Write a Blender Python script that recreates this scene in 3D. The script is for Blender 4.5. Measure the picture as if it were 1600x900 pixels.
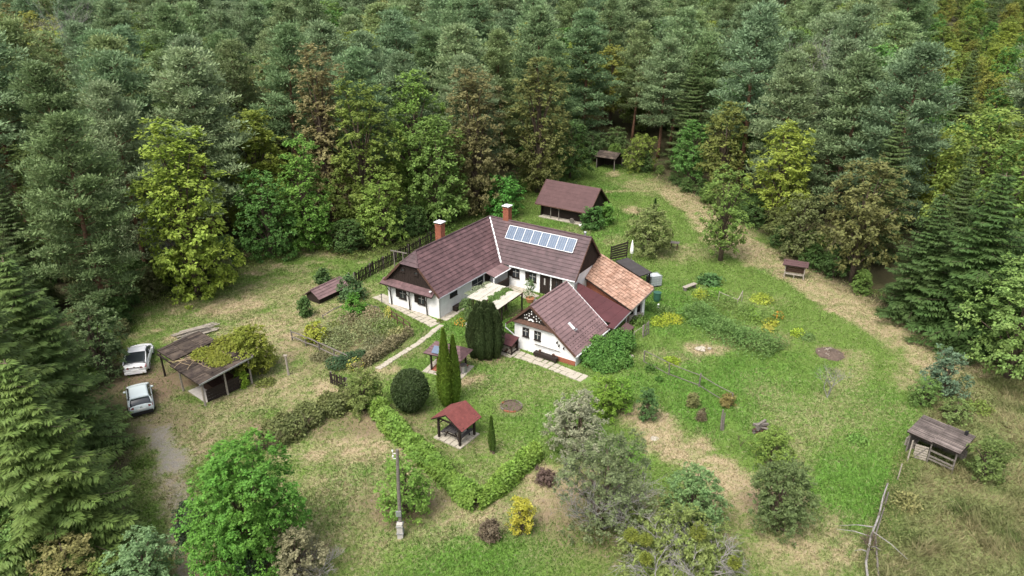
import bpy, math, random
import numpy as np
from mathutils import Vector, Matrix

for o in list(bpy.data.objects): bpy.data.objects.remove(o)
S = bpy.context.scene
R = math.radians
PI = math.pi

# ------------------------------------------------------------------ camera, sky, sun, exposure
cam = bpy.data.cameras.new('camera'); camo = bpy.data.objects.new('camera', cam)
S.collection.objects.link(camo); S.camera = camo
camo.location = (0, 0, 30.0); camo.rotation_euler = (R(66.0), 0, 0)
cam.sensor_width = 36.0; cam.lens = 25.425; cam.clip_start = 0.5; cam.clip_end = 3000

SUN_EL, SUN_AZ = R(58), R(215)          # azimuth measured clockwise from +Y
W = bpy.data.worlds.new('World'); S.world = W; W.use_nodes = True
wt = W.node_tree; wt.nodes.clear()
sky = wt.nodes.new('ShaderNodeTexSky'); sky.sky_type = 'NISHITA'; sky.sun_disc = False
sky.sun_elevation = SUN_EL; sky.sun_rotation = SUN_AZ
sky.air_density = 1.0; sky.dust_density = 6.0; sky.ozone_density = 0.6
wb = wt.nodes.new('ShaderNodeBackground'); wb.inputs['Strength'].default_value = 0.15
wo = wt.nodes.new('ShaderNodeOutputWorld')
grey = wt.nodes.new('ShaderNodeHueSaturation'); grey.inputs['Saturation'].default_value = .45   # overcast: the cloud layer greys the sky
wt.links.new(sky.outputs[0], grey.inputs['Color']); wt.links.new(grey.outputs[0], wb.inputs[0]); wt.links.new(wb.outputs[0], wo.inputs[0])
sl = bpy.data.lights.new('sun', 'SUN'); sl.energy = 1.4; sl.angle = R(28); sl.color = (1.0, 0.95, 0.87)
slo = bpy.data.objects.new('sun', sl); S.collection.objects.link(slo)
slo.rotation_euler = (R(90) - SUN_EL, 0, PI - SUN_AZ)
S.view_settings.view_transform = 'Standard'; S.view_settings.look = 'None'
S.view_settings.exposure = 1.05; S.view_settings.gamma = 1.0; S.view_settings.use_curve_mapping = False

# ------------------------------------------------------------------ helpers
COL = S.collection
rnd = random.Random(7)
rng = np.random.default_rng(11)

def nz(a): return a / np.maximum(np.linalg.norm(a, axis=-1, keepdims=True), 1e-9)

class MB:
    def __init__(s): s.v = []; s.f = []
    def add(s, vs, fs):
        b = len(s.v); s.v += [tuple(p) for p in vs]; s.f += [tuple(i + b for i in f) for f in fs]; return s
    def box(s, x0, x1, y0, y1, z0, z1):
        return s.add([(x0,y0,z0),(x1,y0,z0),(x1,y1,z0),(x0,y1,z0),(x0,y0,z1),(x1,y0,z1),(x1,y1,z1),(x0,y1,z1)],
            [(0,3,2,1),(4,5,6,7),(0,1,5,4),(1,2,6,5),(2,3,7,6),(3,0,4,7)])
    def beam(s, p, q, w, h=None, up=(0,0,1)):
        h = h or w; p = Vector(p); q = Vector(q); d = (q - p).normalized(); u = Vector(up)
        if abs(d.dot(u)) > .98: u = Vector((1,0,0))
        a = d.cross(u).normalized() * w/2; b = a.cross(d).normalized() * h/2
        return s.add([p-a-b,p+a-b,p+a+b,p-a+b,q-a-b,q+a-b,q+a+b,q-a+b],
            [(0,1,2,3),(7,6,5,4),(0,4,5,1),(1,5,6,2),(2,6,7,3),(3,7,4,0)])
    def tube(s, pts, rad, n=6, cap=True):
        pts = [Vector(p) for p in pts]; b = len(s.v)
        if not hasattr(rad, '__len__'): rad = [rad] * len(pts)
        for i, p in enumerate(pts):
            d = (pts[min(i+1, len(pts)-1)] - pts[max(i-1, 0)]).normalized()
            u = Vector((0,0,1)) if abs(d.z) < .9 else Vector((1,0,0))
            a = d.cross(u).normalized(); c = d.cross(a).normalized()
            for k in range(n):
                t = 2*PI*k/n; s.v.append(tuple(p + (a*math.cos(t) + c*math.sin(t)) * rad[i]))
        for i in range(len(pts)-1):
            for k in range(n):
                k2 = (k+1) % n
                s.f.append((b+i*n+k, b+i*n+k2, b+(i+1)*n+k2, b+(i+1)*n+k))
        if cap:
            s.f.append(tuple(b+k for k in range(n))[::-1]); s.f.append(tuple(b+(len(pts)-1)*n+k for k in range(n)))
        return s
    def slab(s, pts, t):
        """closed plate: polygon pts pushed by the vector t"""
        n = len(pts); t = Vector(t); P = [Vector(p) for p in pts]
        return s.add(P + [p + t for p in P], [tuple(range(n))[::-1], tuple(range(n, 2*n))] + [(i,(i+1)%n,(i+1)%n+n,i+n) for i in range(n)])
    def lathe(s, prof, n=12, c=(0,0,0)):
        b = len(s.v)
        for r, z in prof:
            for k in range(n):
                t = 2*PI*k/n; s.v.append((c[0]+r*math.cos(t), c[1]+r*math.sin(t), c[2]+z))
        for i in range(len(prof)-1):
            for k in range(n):
                k2 = (k+1) % n; s.f.append((b+i*n+k, b+i*n+k2, b+(i+1)*n+k2, b+(i+1)*n+k))
        s.f.append(tuple(b+k for k in range(n))[::-1]); s.f.append(tuple(b+(len(prof)-1)*n+k for k in range(n)))
        return s
    def mesh(s, name, mat, smooth=False):
        m = bpy.data.meshes.new(name); m.from_pydata(s.v, [], s.f); m.materials.append(mat)
        if smooth: m.polygons.foreach_set('use_smooth', [True]*len(m.polygons))
        m.update(); return m
    def build(s, name, mat, parent=None, smooth=False, loc=None):
        return link(name, s.mesh(name, mat, smooth), parent, loc)

def link(name, data, parent=None, loc=None, rz=None, scale=None):
    o = bpy.data.objects.new(name, data); COL.objects.link(o)
    if parent: o.parent = parent
    if loc is not None: o.location = loc
    if rz is not None: o.rotation_euler = (0, 0, rz)
    if scale is not None: o.scale = scale if hasattr(scale, '__len__') else (scale,)*3
    return o
def tag(o, label=None, cat=None, group=None, kind=None):
    if label: o['label'] = label
    if cat: o['category'] = cat
    if group: o['group'] = group
    if kind: o['kind'] = kind
    return o
def thing(name, label, cat, loc=(0,0,0), rz=0.0, group=None):
    if len(loc) == 2: loc = (loc[0], loc[1], 0)
    o = link(name, None, None, loc, rz); o.empty_display_size = .3
    return tag(o, label, cat, group)

# fbm value noise in numpy, used for the ground and for planting
_perm = rng.random((256, 256))
def vnoise(x, y):
    xi = np.floor(x).astype(int); yi = np.floor(y).astype(int); fx = x - xi; fy = y - yi
    fx = fx*fx*(3-2*fx); fy = fy*fy*(3-2*fy); g = lambda i, j: _perm[i % 256, j % 256]
    return (g(xi,yi)*(1-fx)+g(xi+1,yi)*fx)*(1-fy) + (g(xi,yi+1)*(1-fx)+g(xi+1,yi+1)*fx)*fy
def fbm(x, y, o=4):
    r = 0; a = .5; t = 0
    for i in range(o): r = r + a*vnoise(x*2**i + 17*i, y*2**i + 31*i); t += a; a *= .55
    return r / t

# ------------------------------------------------------------------ materials
def mat(name, col, rough=.8, metal=0., noise=None, nscale=8., bump=0., col2=None, island=0., spec=.3, coord='Object'):
    m = bpy.data.materials.new(name); m.use_nodes = True; n = m.node_tree.nodes; l = m.node_tree.links
    b = n['Principled BSDF']; b.inputs['Roughness'].default_value = rough; b.inputs['Metallic'].default_value = metal
    b.inputs['Specular IOR Level'].default_value = spec
    c = (*col, 1)
    src = None
    if noise or col2 or bump:
        tc = n.new('ShaderNodeTexCoord'); nt = n.new('ShaderNodeTexNoise')
        nt.inputs['Scale'].default_value = nscale; nt.inputs['Detail'].default_value = 6; nt.inputs['Roughness'].default_value = .65
        l.new(tc.outputs[coord], nt.inputs['Vector'])
        rp = n.new('ShaderNodeValToRGB'); e = rp.color_ramp.elements; e[0].position = .32; e[1].position = .68
        k = noise or .0
        e[0].color = (*[v*(1-k) for v in col], 1)
        e[1].color = (*(col2 if col2 else [min(1, v*(1+k)) for v in col]), 1)
        l.new(nt.outputs['Fac'], rp.inputs['Fac']); src = rp.outputs['Color']
        if bump:
            bp = n.new('ShaderNodeBump'); bp.inputs['Strength'].default_value = bump; bp.inputs['Distance'].default_value = .05
            l.new(nt.outputs['Fac'], bp.inputs['Height']); l.new(bp.outputs[0], b.inputs['Normal'])
    if island:
        g = n.new('ShaderNodeNewGeometry'); mr = n.new('ShaderNodeMapRange')
        mr.inputs['To Min'].default_value = 1-island; mr.inputs['To Max'].default_value = 1+island
        l.new(g.outputs['Random Per Island'], mr.inputs['Value'])
        hs = n.new('ShaderNodeHueSaturation'); l.new(mr.outputs[0], hs.inputs['Value'])
        if src: l.new(src, hs.inputs['Color'])
        else: hs.inputs['Color'].default_value = c
        src = hs.outputs['Color']
    if src: l.new(src, b.inputs['Base Color'])
    else: b.inputs['Base Color'].default_value = c
    return m

def foliage(name, col=None, isl=.35, obv=.18, trans=.25, yellow=.25):
    """leaf material; without col it takes the plant's own object colour"""
    m = bpy.data.materials.new(name); m.use_nodes = True; n = m.node_tree.nodes; l = m.node_tree.links
    b = n['Principled BSDF']; b.inputs['Roughness'].default_value = .6; b.inputs['Specular IOR Level'].default_value = .25
    oi = n.new('ShaderNodeObjectInfo'); g = n.new('ShaderNodeNewGeometry')
    hs = n.new('ShaderNodeHueSaturation')
    if col: hs.inputs['Color'].default_value = (*col, 1)
    else: l.new(oi.outputs['Color'], hs.inputs['Color'])
    mr = n.new('ShaderNodeMapRange'); mr.inputs['To Min'].default_value = 1-isl; mr.inputs['To Max'].default_value = 1+isl
    l.new(g.outputs['Random Per Island'], mr.inputs['Value'])
    m2 = n.new('ShaderNodeMapRange'); m2.inputs['To Min'].default_value = 1-obv; m2.inputs['To Max'].default_value = 1+obv
    l.new(oi.outputs['Random'], m2.inputs['Value'])
    mu = n.new('ShaderNodeMath'); mu.operation = 'MULTIPLY'; l.new(mr.outputs[0], mu.inputs[0]); l.new(m2.outputs[0], mu.inputs[1])
    # leaves turn patchily: broad noise through the crown
    tc = n.new('ShaderNodeTexCoord'); nt = n.new('ShaderNodeTexNoise'); nt.inputs['Scale'].default_value = .7; nt.inputs['Detail'].default_value = 3
    l.new(tc.outputs['Object'], nt.inputs['Vector'])
    m3 = n.new('ShaderNodeMapRange'); m3.inputs['From Min'].default_value = .3; m3.inputs['From Max'].default_value = .7
    m3.inputs['To Min'].default_value = .506; m3.inputs['To Max'].default_value = .5 - .03*yellow*4
    l.new(nt.outputs['Fac'], m3.inputs['Value']); l.new(m3.outputs[0], hs.inputs['Hue'])
    l.new(mu.outputs[0], hs.inputs['Value']); l.new(hs.outputs[0], b.inputs['Base Color'])
    tr = n.new('ShaderNodeBsdfTranslucent'); l.new(hs.outputs[0], tr.inputs['Color'])
    mx = n.new('ShaderNodeMixShader'); mx.inputs[0].default_value = trans
    l.new(b.outputs[0], mx.inputs[1]); l.new(tr.outputs[0], mx.inputs[2]); l.new(mx.outputs[0], n['Material Output'].inputs[0])
    return m

M = {}
M['leaf'] = foliage('leaf', None, .35, .12, .38, .10); M['needle'] = foliage('needle', None, .3, .15, .3, .12)
M['needle_far'] = foliage('needle_far', (.13,.185,.085), .3, .28, .35, .15)
M['leaf_far'] = foliage('leaf_far', (.115,.165,.04), .35, .4, .38, .2)
M['bark'] = mat('bark', (.10,.075,.055), .95, 0, .4, 6, .4)
M['pine_bark'] = mat('pine_bark', (.17,.095,.06), .95, 0, .35, 4, .4)
M['grey_twig'] = mat('grey_twig', (.22,.21,.195), .9, 0, .3, 5, .2)
M['white'] = mat('whitewash', (.66,.66,.645), .9, 0, .08, 1.1, .15, col2=(.78,.78,.775))
M['brick'] = mat('brick', (.24,.085,.05), .9, 0, .25, 9, .3)
M['darkwood'] = mat('dark_wood', (.022,.015,.012), .75, 0, .4, 12, .3)
M['brownwood'] = mat('brown_wood', (.075,.04,.028), .8, 0, .4, 9, .3)
M['greywood'] = mat('grey_wood', (.135,.12,.105), .9, 0, .35, 10, .4, island=.25)
M['palewood'] = mat('pale_wood', (.27,.24,.20), .9, 0, .25, 8, .3, island=.15)
M['glass'] = mat('window_glass', (.03,.035,.04), .08, 0, spec=.6)
M['frame'] = mat('window_frame', (.35,.34,.32), .7)
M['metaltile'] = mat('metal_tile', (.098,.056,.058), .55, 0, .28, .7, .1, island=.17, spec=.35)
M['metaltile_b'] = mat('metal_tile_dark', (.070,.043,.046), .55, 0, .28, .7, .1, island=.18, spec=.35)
M['metaltile_c'] = mat('metal_tile_light', (.165,.105,.105), .5, 0, .2, .6, .08, island=.12, spec=.35)
M['redsheet'] = mat('red_sheet', (.075,.026,.028), .6, 0, .15, .8, .08, island=.05)
M['shingle'] = mat('bitumen_shingle', (.14,.042,.038), .9, 0, .15, 3, .2, island=.10)
M['shed_sheet'] = mat('brown_bitumen', (.080,.045,.045), .85, 0, .12, 2, .15, island=.06)
M['terracotta'] = mat('terracotta', (.29,.165,.115), .95, 0, .25, 1.2, .35, col2=(.34,.225,.17), island=.24)
M['darksheet'] = mat('dark_sheet', (.05,.045,.045), .7, 0, .2, 2, .1)
M['oldsheet'] = mat('weathered_sheet', (.050,.035,.033), .9, 0, .5, 2.2, .5, col2=(.085,.066,.05), island=.35)
M['greyroof'] = mat('grey_fibre_sheet', (.135,.112,.102), .9, 0, .4, 1.6, .4, island=.38)
M['zinc'] = mat('galvanised', (.36,.37,.38), .4, .6, .1, 3)
M['whitemetal'] = mat('white_flashing', (.62,.63,.64), .5)
M['solar'] = mat('solar_cells', (.065,.10,.155), .3, 0, .12, 3, spec=.6)
M['stone'] = mat('paving_stone', (.33,.30,.245), .95, 0, .15, 4, .3, island=.14)
M['concrete'] = mat('concrete', (.38,.36,.33), .95, 0, .15, 3, .3)
M['soil'] = mat('soil', (.095,.07,.055), 1., 0, .3, 5, .6)
M['black'] = mat('black_plastic', (.015,.015,.017), .5)
M['tyre'] = mat('tyre_rubber', (.02,.02,.02), .85)
M['carwhite'] = mat('white_paint', (.80,.80,.80), .22, 0, spec=.5)
M['carmint'] = mat('mint_paint', (.66,.73,.72), .25, 0, spec=.5)
M['taillight'] = mat('tail_light', (.22,.012,.015), .2, spec=.5)
M['plate'] = mat('number_plate', (.75,.75,.73), .4)
M['chrome'] = mat('chrome', (.6,.6,.6), .15, 1.)
M['tank'] = mat('milky_plastic', (.36,.39,.40), .35, 0, .12, 2)
M['greenplastic'] = mat('green_plastic', (.03,.09,.06), .45)
M['fabricwhite'] = mat('white_fabric', (.78,.77,.74), .9)
M['pergolasheet'] = mat('pale_corrugated_sheet', (.38,.36,.305), .6, 0, .14, 1.5, .1, island=.10)
M['flower_o'] = mat('orange_petals', (.50,.20,.02), .8, 0, island=.3)
M['flower_y'] = mat('yellow_petals', (.42,.36,.06), .8, 0, island=.3)
M['flower_w'] = mat('white_petals', (.7,.66,.66), .8, 0, island=.15)
M['straw'] = mat('dry_stems', (.33,.25,.15), .9, 0, island=.3)
M['clay'] = mat('clay_pot', (.45,.20,.10), .9)

# ------------------------------------------------------------------ ground: patches of lawn, straw, soil and gravel
CLEAR = [(-22.40, 29.26), (-22.90, 34.26), (-24.55, 39.18), (-28.19, 45.25), (-30.77, 48.84), (-33.44, 55.13), (-36.65, 62.84), (-30.56, 67.06), (-28.86, 75.90), (-24.38, 80.87), (-17.32, 75.90),
  (-12.13, 80.43), (-8.11, 86.91), (-2.60, 93.79), (3.62, 104.35), (8.23, 113.94), (13.81, 118.05), (19.28, 115.55), (25.68, 100.07), (30.06, 84.50), (32.28, 71.60), (36.15, 61.16),
  (38.68, 57.52), (41.83, 51.31), (62.0, 40.0), (44.0, 20.0), (-24.0, 20.0)]
def inpoly(x, y, P):
    r = np.zeros(np.shape(x), bool); n = len(P)
    for i in range(n):
        x1, y1 = P[i]; x2, y2 = P[(i+1) % n]
        c = ((y1 > y) != (y2 > y)) & (x < (x2-x1)*(y-y1)/((y2-y1) if y2 != y1 else 1e-9) + x1); r ^= c
    return r
def seg_d(x, y, P, closed=False):
    d = np.full(np.shape(x), 1e9); n = len(P)
    for i in range(n if closed else n-1):
        a = np.array(P[i]); b = np.array(P[(i+1) % n]); ab = b-a; t = ((x-a[0])*ab[0]+(y-a[1])*ab[1])/max(float(np.dot(ab, ab)), 1e-9); t = np.clip(t, 0, 1)
        d = np.minimum(d, np.hypot(x-a[0]-t*ab[0], y-a[1]-t*ab[1]))
    return d
def hill(x, y):
    t = np.maximum(0, y - 118.0); return 0.07*t*t/(t+25.0)
def bump(x, y): return 0.07*(fbm(x*.35, y*.35, 3) - .62)
def zt(x, y): return float(hill(np.float64(x), np.float64(y)))

# (centre, rx, ry, strength)
DRY = [((-26.80, 62.84),3.4,2.6,1.),((-21.02, 56.91),7,6,.75),((-21.12, 65.81),8,5,.6),((-30.28, 60.08),6,3,.35),((-18.81, 77.90),9,2,.35),((-17.83, 47.90),5,3,.7),((-14.79, 48.65),1.6,1.4,1.),((-19.76, 46.99),3,1.5,.7),
  ((-21.48, 44.42),4,2.5,.6),((-22.10, 41.31),3,2,.7),((-10.47, 40.58),4,2,.9),((-10.44, 36.29),5,3,.6),((-5.39, 34.26),4,3,.6),((-8.92, 32.64),5,3,.5),((-2.69, 34.26),3,2,.7),((2.39, 35.99),3.2,2.6,.95),((-3.56, 49.61),1.3,1.1,.9),((1.01, 48.84),5,3,.35),
  ((21.06, 105.03),5,5,.6),((16.37, 93.23),1.5,1.7,1.),((16.16, 111.59),1.2,1.6,.9),((16.47, 54.56),1.9,1.2,1.),((19.05, 77.29),5,3,.5),((23.23, 64.29),4,2,.3),((23.69, 45.25),5,4,.35),((20.37, 45.25),3,5,.4),((16.73, 31.62),4,3,.75),((14.80, 34.82),4,2,.5),
  ((11.63, 101.68),2,2,.6),((8.35, 84.97),3,2,.4),((12.27, 81.53),2,2,.4),((-10.37, 50.80),1.6,1.2,.8),((-17.12, 50.80),4,2,.5),((-7.17, 42.05),3,2,.5),((-11.11, 72.50),4,2,.35),((12.85, 52.90),3,1.5,.5),((33.19, 49.81),3,3,.6),((-1.70, 39.18),3,3,.3),((-13.82, 31.62),4,3,.5)]
DRYLINE = [([(24.18, 101.68),(26.23, 91.30),(26.23, 79.36),(30.91, 71.60),(32.96, 63.56),(35.53, 57.52),(36.42, 52.90)],3.2,.86),([(9.34, 44.42),(10.61, 41.31),(12.66, 38.85),(14.36, 35.99)],1.9,.95),([(29.19, 52.90),(19.89, 41.31),(15.78, 34.26)],1.3,.45),
  ([(-9.95, 45.25),(-6.80, 39.18),(-3.12, 34.82),(-1.54, 34.26)],1.5,.7),([(12.09, 101.68),(17.30, 102.33)],.6,.8),([(-25.35, 45.25),(-21.80, 44.01),(-18.82, 47.90)],1.6,.6),([(-26.05, 42.97),(-24.08, 41.31),(-22.37, 38.85),(-20.33, 34.82),(-18.09, 30.18),(-16.60, 26.74)],.75,.85)]
DIRT = [((-29.41, 48.84),4.2,3.2,.9),((-25.33, 43.60),3,2.4,.5),((-2.26, 53.33),1.9,1.5,.9),((-23.28, 47.90),3,1.5,.5),((-7.45, 44.25),1.8,1.3,.6),((-3.31, 41.31),2.2,1.4,.5),((-6.43, 34.82),2.4,1.5,.8),((-11.05, 43.60),3.5,2,.7),((4.89, 33.17),5,4,.6),((9.67, 32.64),4,3,.6),
  ((27.03, 53.77),1.3,1.0,1.),((0.00, 45.50),1.2,.9,.7),((9.81, 44.42),1.2,1.,.6),((-13.40, 55.71),6,4.5,.6),((1.78, 60.08),2.2,2.,.8),((16.16, 35.40),2.4,1.6,.7),((-14.08, 30.18),5,2,.8),((-14.63, 43.21),4,1.6,.7),((21.40, 56.30),3.4,2.,.6),((17.99, 79.36),2,1.5,.3)]
GRAVEL = [([(-24.86, 42.05),(-22.92, 39.73),(-22.00, 38.18)],.6,.7),([(-26.54, 43.45),(-24.22, 41.31),(-22.60, 39.18),(-20.33, 34.82),(-18.12, 30.18),(-16.63, 26.74)],.3,.45)]
LUSH = [((16.59, 48.84),9,6,.8),((14.78, 62.84),4,6,.7),((21.29, 35.40),5,6,.8),((26.16, 44.42),5,5,.6),((3.27, 44.42),4,4,.5),((-8.50, 52.36),3,2,.4),((-5.73, 57.52),4,2,.7),((13.95, 101.68),3,4,.8),((13.96, 91.30),3,3,.6),((-9.52, 37.86),2.6,1.6,.9),((-10.91, 34.82),3,2,.7),((-2.16, 31.13),5,3,.8),((1.09, 31.62),4,2,.6),
  ((28.34, 72.14),2,1,1.),((18.54, 46.99),6,3,.5),((23.91, 46.99),5,3,.5),((-4.42, 41.31),3,2,.3),((-2.06, 50.30),4,3,.5),((5.69, 45.25),2,2,.4),((8.28, 40.58),1.5,1.5,1.),((-15.63, 70.72),5,1.5,.6),((10.66, 69.02),2,2,.5),((5.70, 87.41),4,1.5,.6),((10.21, 83.79),4,3,.7),((-24.64, 48.84),3,2,.4),((-19.43, 45.25),2,1.2,.5)]
MEADOW = [(31.93, 48.84), (44.29, 55.13), (62.0, 42.0), (46.0, 20.0), (17.70, 27.96), (19.85, 31.13), (23.34, 35.99), (25.37, 38.51), (28.00, 42.05)]
def masks(x, y):
    n1 = fbm(x*.22, y*.22); n2 = fbm(x*.9+50, y*.9+9); n3 = fbm(x*2.6+5, y*2.6+80, 3)
    def blobs(L):
        m = np.zeros(np.shape(x))
        for c, a, b, s in L:
            r = np.hypot((x-c[0])/a, (y-c[1])/b); m = np.maximum(m, s*np.clip(1.5-r + (n2-.5)*1.5, 0, 1))
        return m
    def lines(L, m):
        for P, w, s in L:
            d = seg_d(x, y, P); m = np.maximum(m, s*np.clip((w-d)/1.1 + .6 + (n2-.5)*2.2, 0, 1))
        return m
    dry = lines(DRYLINE, blobs(DRY)); dirt = blobs(DIRT); gr = lines(GRAVEL, np.zeros(np.shape(x))); lush = blobs(LUSH)
    base = np.clip((n1-.46)*3.2, 0, .5) + np.clip((n2-.5)*3.0, 0, .5)
    left = np.clip((-x-9)/9, 0, 1)*np.clip((y-34)/8, 0, 1)
    dry = np.clip(np.maximum(dry*.82, base*(.14+.75*left)*(1-.5*lush)), 0, 1)
    dry = np.clip(dry*(.25 + 1.5*n3), 0, 1); lush = np.clip(lush*(.5+.9*n2), 0, 1)
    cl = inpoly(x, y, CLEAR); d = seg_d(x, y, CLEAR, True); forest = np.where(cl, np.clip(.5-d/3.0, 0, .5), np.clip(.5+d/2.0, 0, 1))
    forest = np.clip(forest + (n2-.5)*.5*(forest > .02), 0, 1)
    md = inpoly(x, y, MEADOW).astype(float)*np.clip(seg_d(x, y, MEADOW, True)/1.5, 0, 1)
    return dict(dry=dry, dirt=np.clip(dirt, 0, 1), gravel=np.clip(gr, 0, 1), lush=lush, forest=forest, meadow=md, n1=n1, n2=n2)

xs = np.r_[np.linspace(-420,-66,36), np.arange(-60,66,.4), np.linspace(72,420,36)]
ys = np.r_[np.linspace(-60,18,12), np.arange(22,132,.4), np.linspace(136,560,48)]
gx, gy = np.meshgrid(xs, ys); gz = hill(gx, gy) + bump(gx, gy)
nx, ny = len(xs), len(ys)
me = bpy.data.meshes.new('ground'); V = np.stack([gx.ravel(), gy.ravel(), gz.ravel()], -1)
ii = np.arange(nx*ny).reshape(ny, nx); Q = np.stack([ii[:-1,:-1], ii[:-1,1:], ii[1:,1:], ii[1:,:-1]], -1).reshape(-1, 4)
def quads_to_mesh(me, V, Q):
    me.vertices.add(len(V)); me.vertices.foreach_set('co', V.astype(np.float32).ravel())
    k = Q.shape[1]; me.loops.add(Q.size); me.loops.foreach_set('vertex_index', Q.astype(np.int32).ravel())
    me.polygons.add(len(Q)); me.polygons.foreach_set('loop_start', np.arange(0, Q.size, k, dtype=np.int32))
    try: me.polygons.foreach_set('loop_total', np.full(len(Q), k, np.int32))
    except Exception: pass
    me.update(calc_edges=True); return me
quads_to_mesh(me, V, Q)
me.polygons.foreach_set('use_smooth', np.ones(len(Q), bool))
mk = masks(gx.ravel(), gy.ravel())
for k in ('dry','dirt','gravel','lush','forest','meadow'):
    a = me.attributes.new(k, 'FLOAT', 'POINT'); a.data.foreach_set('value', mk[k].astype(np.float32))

# colours of the ground cover (linear)
C_GREEN = np.array([.110,.178,.036]); C_LUSH = np.array([.088,.192,.029]); C_DRY = np.array([.325,.265,.16]); C_DIRT = np.array([.18,.13,.085])
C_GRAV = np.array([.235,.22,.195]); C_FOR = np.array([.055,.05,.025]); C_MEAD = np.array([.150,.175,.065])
gm = bpy.data.materials.new('ground_cover'); gm.use_nodes = True; n = gm.node_tree.nodes; l = gm.node_tree.links
b = n['Principled BSDF']; b.inputs['Roughness'].default_value = .95; b.inputs['Specular IOR Level'].default_value = .15
tc = n.new('ShaderNodeTexCoord')
def tnoise(sc, det=6, rough=.65):
    t = n.new('ShaderNodeTexNoise'); t.inputs['Scale'].default_value = sc; t.inputs['Detail'].default_value = det; t.inputs['Roughness'].default_value = rough
    l.new(tc.outputs['Object'], t.inputs['Vector']); return t.outputs['Fac']
nf = tnoise(3.5); nm = tnoise(.8); nfine = tnoise(14, 4, .7)
def attr(k):
    a = n.new('ShaderNodeAttribute'); a.attribute_name = k; return a.outputs['Fac']
def ramp(f, lo, hi):
    m = n.new('ShaderNodeMapRange'); m.inputs['From Min'].default_value = lo; m.inputs['From Max'].default_value = hi; l.new(f, m.inputs['Value']); return m.outputs[0]
def math2(op, a, b_):
    m = n.new('ShaderNodeMath'); m.operation = op; m.use_clamp = False
    for i, v in enumerate((a, b_)):
        if isinstance(v, (int, float)): m.inputs[i].default_value = v
        else: l.new(v, m.inputs[i])
    return m.outputs[0]
def mix(f, a, b_):
    m = n.new('ShaderNodeMix'); m.data_type = 'RGBA'; l.new(f, m.inputs[0])
    for i, v in ((6, a), (7, b_)):
        if hasattr(v, 'is_output'): l.new(v, m.inputs[i])
        else: m.inputs[i].default_value = (*v, 1)
    return m.outputs[2]
def brk(k, w=.9):   # attribute broken up by fine noise
    return ramp(math2('ADD', attr(k), math2('MULTIPLY', math2('SUBTRACT', nf, .5), w)), .12, .88)
c = mix(ramp(nm, .35, .65), tuple(C_GREEN*.85), tuple(C_GREEN*1.15))
c = mix(brk('lush'), c, tuple(C_LUSH)); c = mix(attr('meadow'), c, tuple(C_MEAD))
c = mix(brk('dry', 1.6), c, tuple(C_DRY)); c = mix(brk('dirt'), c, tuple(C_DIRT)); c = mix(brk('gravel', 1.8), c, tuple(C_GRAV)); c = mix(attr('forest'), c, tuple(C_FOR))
hs = n.new('ShaderNodeHueSaturation'); l.new(c, hs.inputs['Color'])
l.new(math2('ADD', math2('MULTIPLY', ramp(nfine, .3, .7), .5), .74), hs.inputs['Value']); l.new(hs.outputs[0], b.inputs['Base Color'])
bp = n.new('ShaderNodeBump'); bp.inputs['Strength'].default_value = .7; bp.inputs['Distance'].default_value = .12
l.new(math2('ADD', nf, math2('MULTIPLY', nfine, .5)), bp.inputs['Height']); l.new(bp.outputs[0], b.inputs['Normal'])
me.materials.append(gm)
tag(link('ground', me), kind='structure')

# ------------------------------------------------------------------ roofs
def clip(P, a, b, c):            # keep a*s + b*t <= c
    out = []
    for i in range(len(P)):
        p, q = P[i], P[(i+1) % len(P)]; dp = a*p[0]+b*p[1]-c; dq = a*q[0]+b*q[1]-c
        if dp <= 0: out.append(p)
        if dp*dq < 0: k = dp/(dp-dq); out.append((p[0]+(q[0]-p[0])*k, p[1]+(q[1]-p[1])*k))
    return out
def tiled(mb, O, ex, et, poly, dw, dt, lift=.05, thick=.03, jit=.006, seed=1, stagger=True, gap=.0):
    """cover a roof plane with overlapping tiles; poly is in (along eave, up slope) metres"""
    r = random.Random(seed); O = Vector(O); ex = Vector(ex).normalized(); et = Vector(et).normalized(); en = ex.cross(et).normalized()
    if en.z < 0: en = -en
    s0 = min(p[0] for p in poly); s1 = max(p[0] for p in poly); t0 = min(p[1] for p in poly); t1 = max(p[1] for p in poly)
    nt = max(1, round((t1-t0)/dt)); dt = (t1-t0)/nt; nc = max(1, round((s1-s0)/dw)); dw = (s1-s0)/nc
    for j in range(nt):
        off = (dw/2 if (stagger and j % 2) else 0)
        for i in range(-1 if off else 0, nc):
            a, b = s0+i*dw+off+gap, s0+(i+1)*dw+off-gap; c, d = t0+j*dt, t0+(j+1)*dt
            P = clip(clip(clip(clip(poly, 1, 0, b), -1, 0, -a), 0, 1, d), 0, -1, -c)
            if len(P) < 3: continue
            e = r.uniform(-jit, jit); tl = r.uniform(-jit, jit)
            top = [O+ex*p[0]+et*p[1]+en*(lift*(1-(p[1]-c)/dt)+e+tl*(p[0]-a)/dw+.004) for p in P]
            m = len(P); mb.add(top + [p-en*thick for p in top], [tuple(range(m)), tuple(range(m, 2*m))[::-1]] + [(k,k+m,(k+1)%m+m,(k+1)%m) for k in range(m)])
    return mb
def plane(O, ex, et, poly, off=0.):
    O = Vector(O); ex = Vector(ex).normalized(); et = Vector(et).normalized(); en = ex.cross(et).normalized()
    if en.z < 0: en = -en
    return [O+ex*p[0]+et*p[1]+en*off for p in poly], en
def roof_plane(parent, name, material, O, ex, et, poly, dw, dt, deck=None, **k):
    mb = tiled(MB(), O, ex, et, poly, dw, dt, **k); o = tag(mb.build(name, material, parent), kind='stuff')
    P, en = plane(O, ex, et, poly, -.035); MB().slab(P, -en*.06).build('roof_deck', deck or M['darkwood'], parent)
    return o

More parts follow.
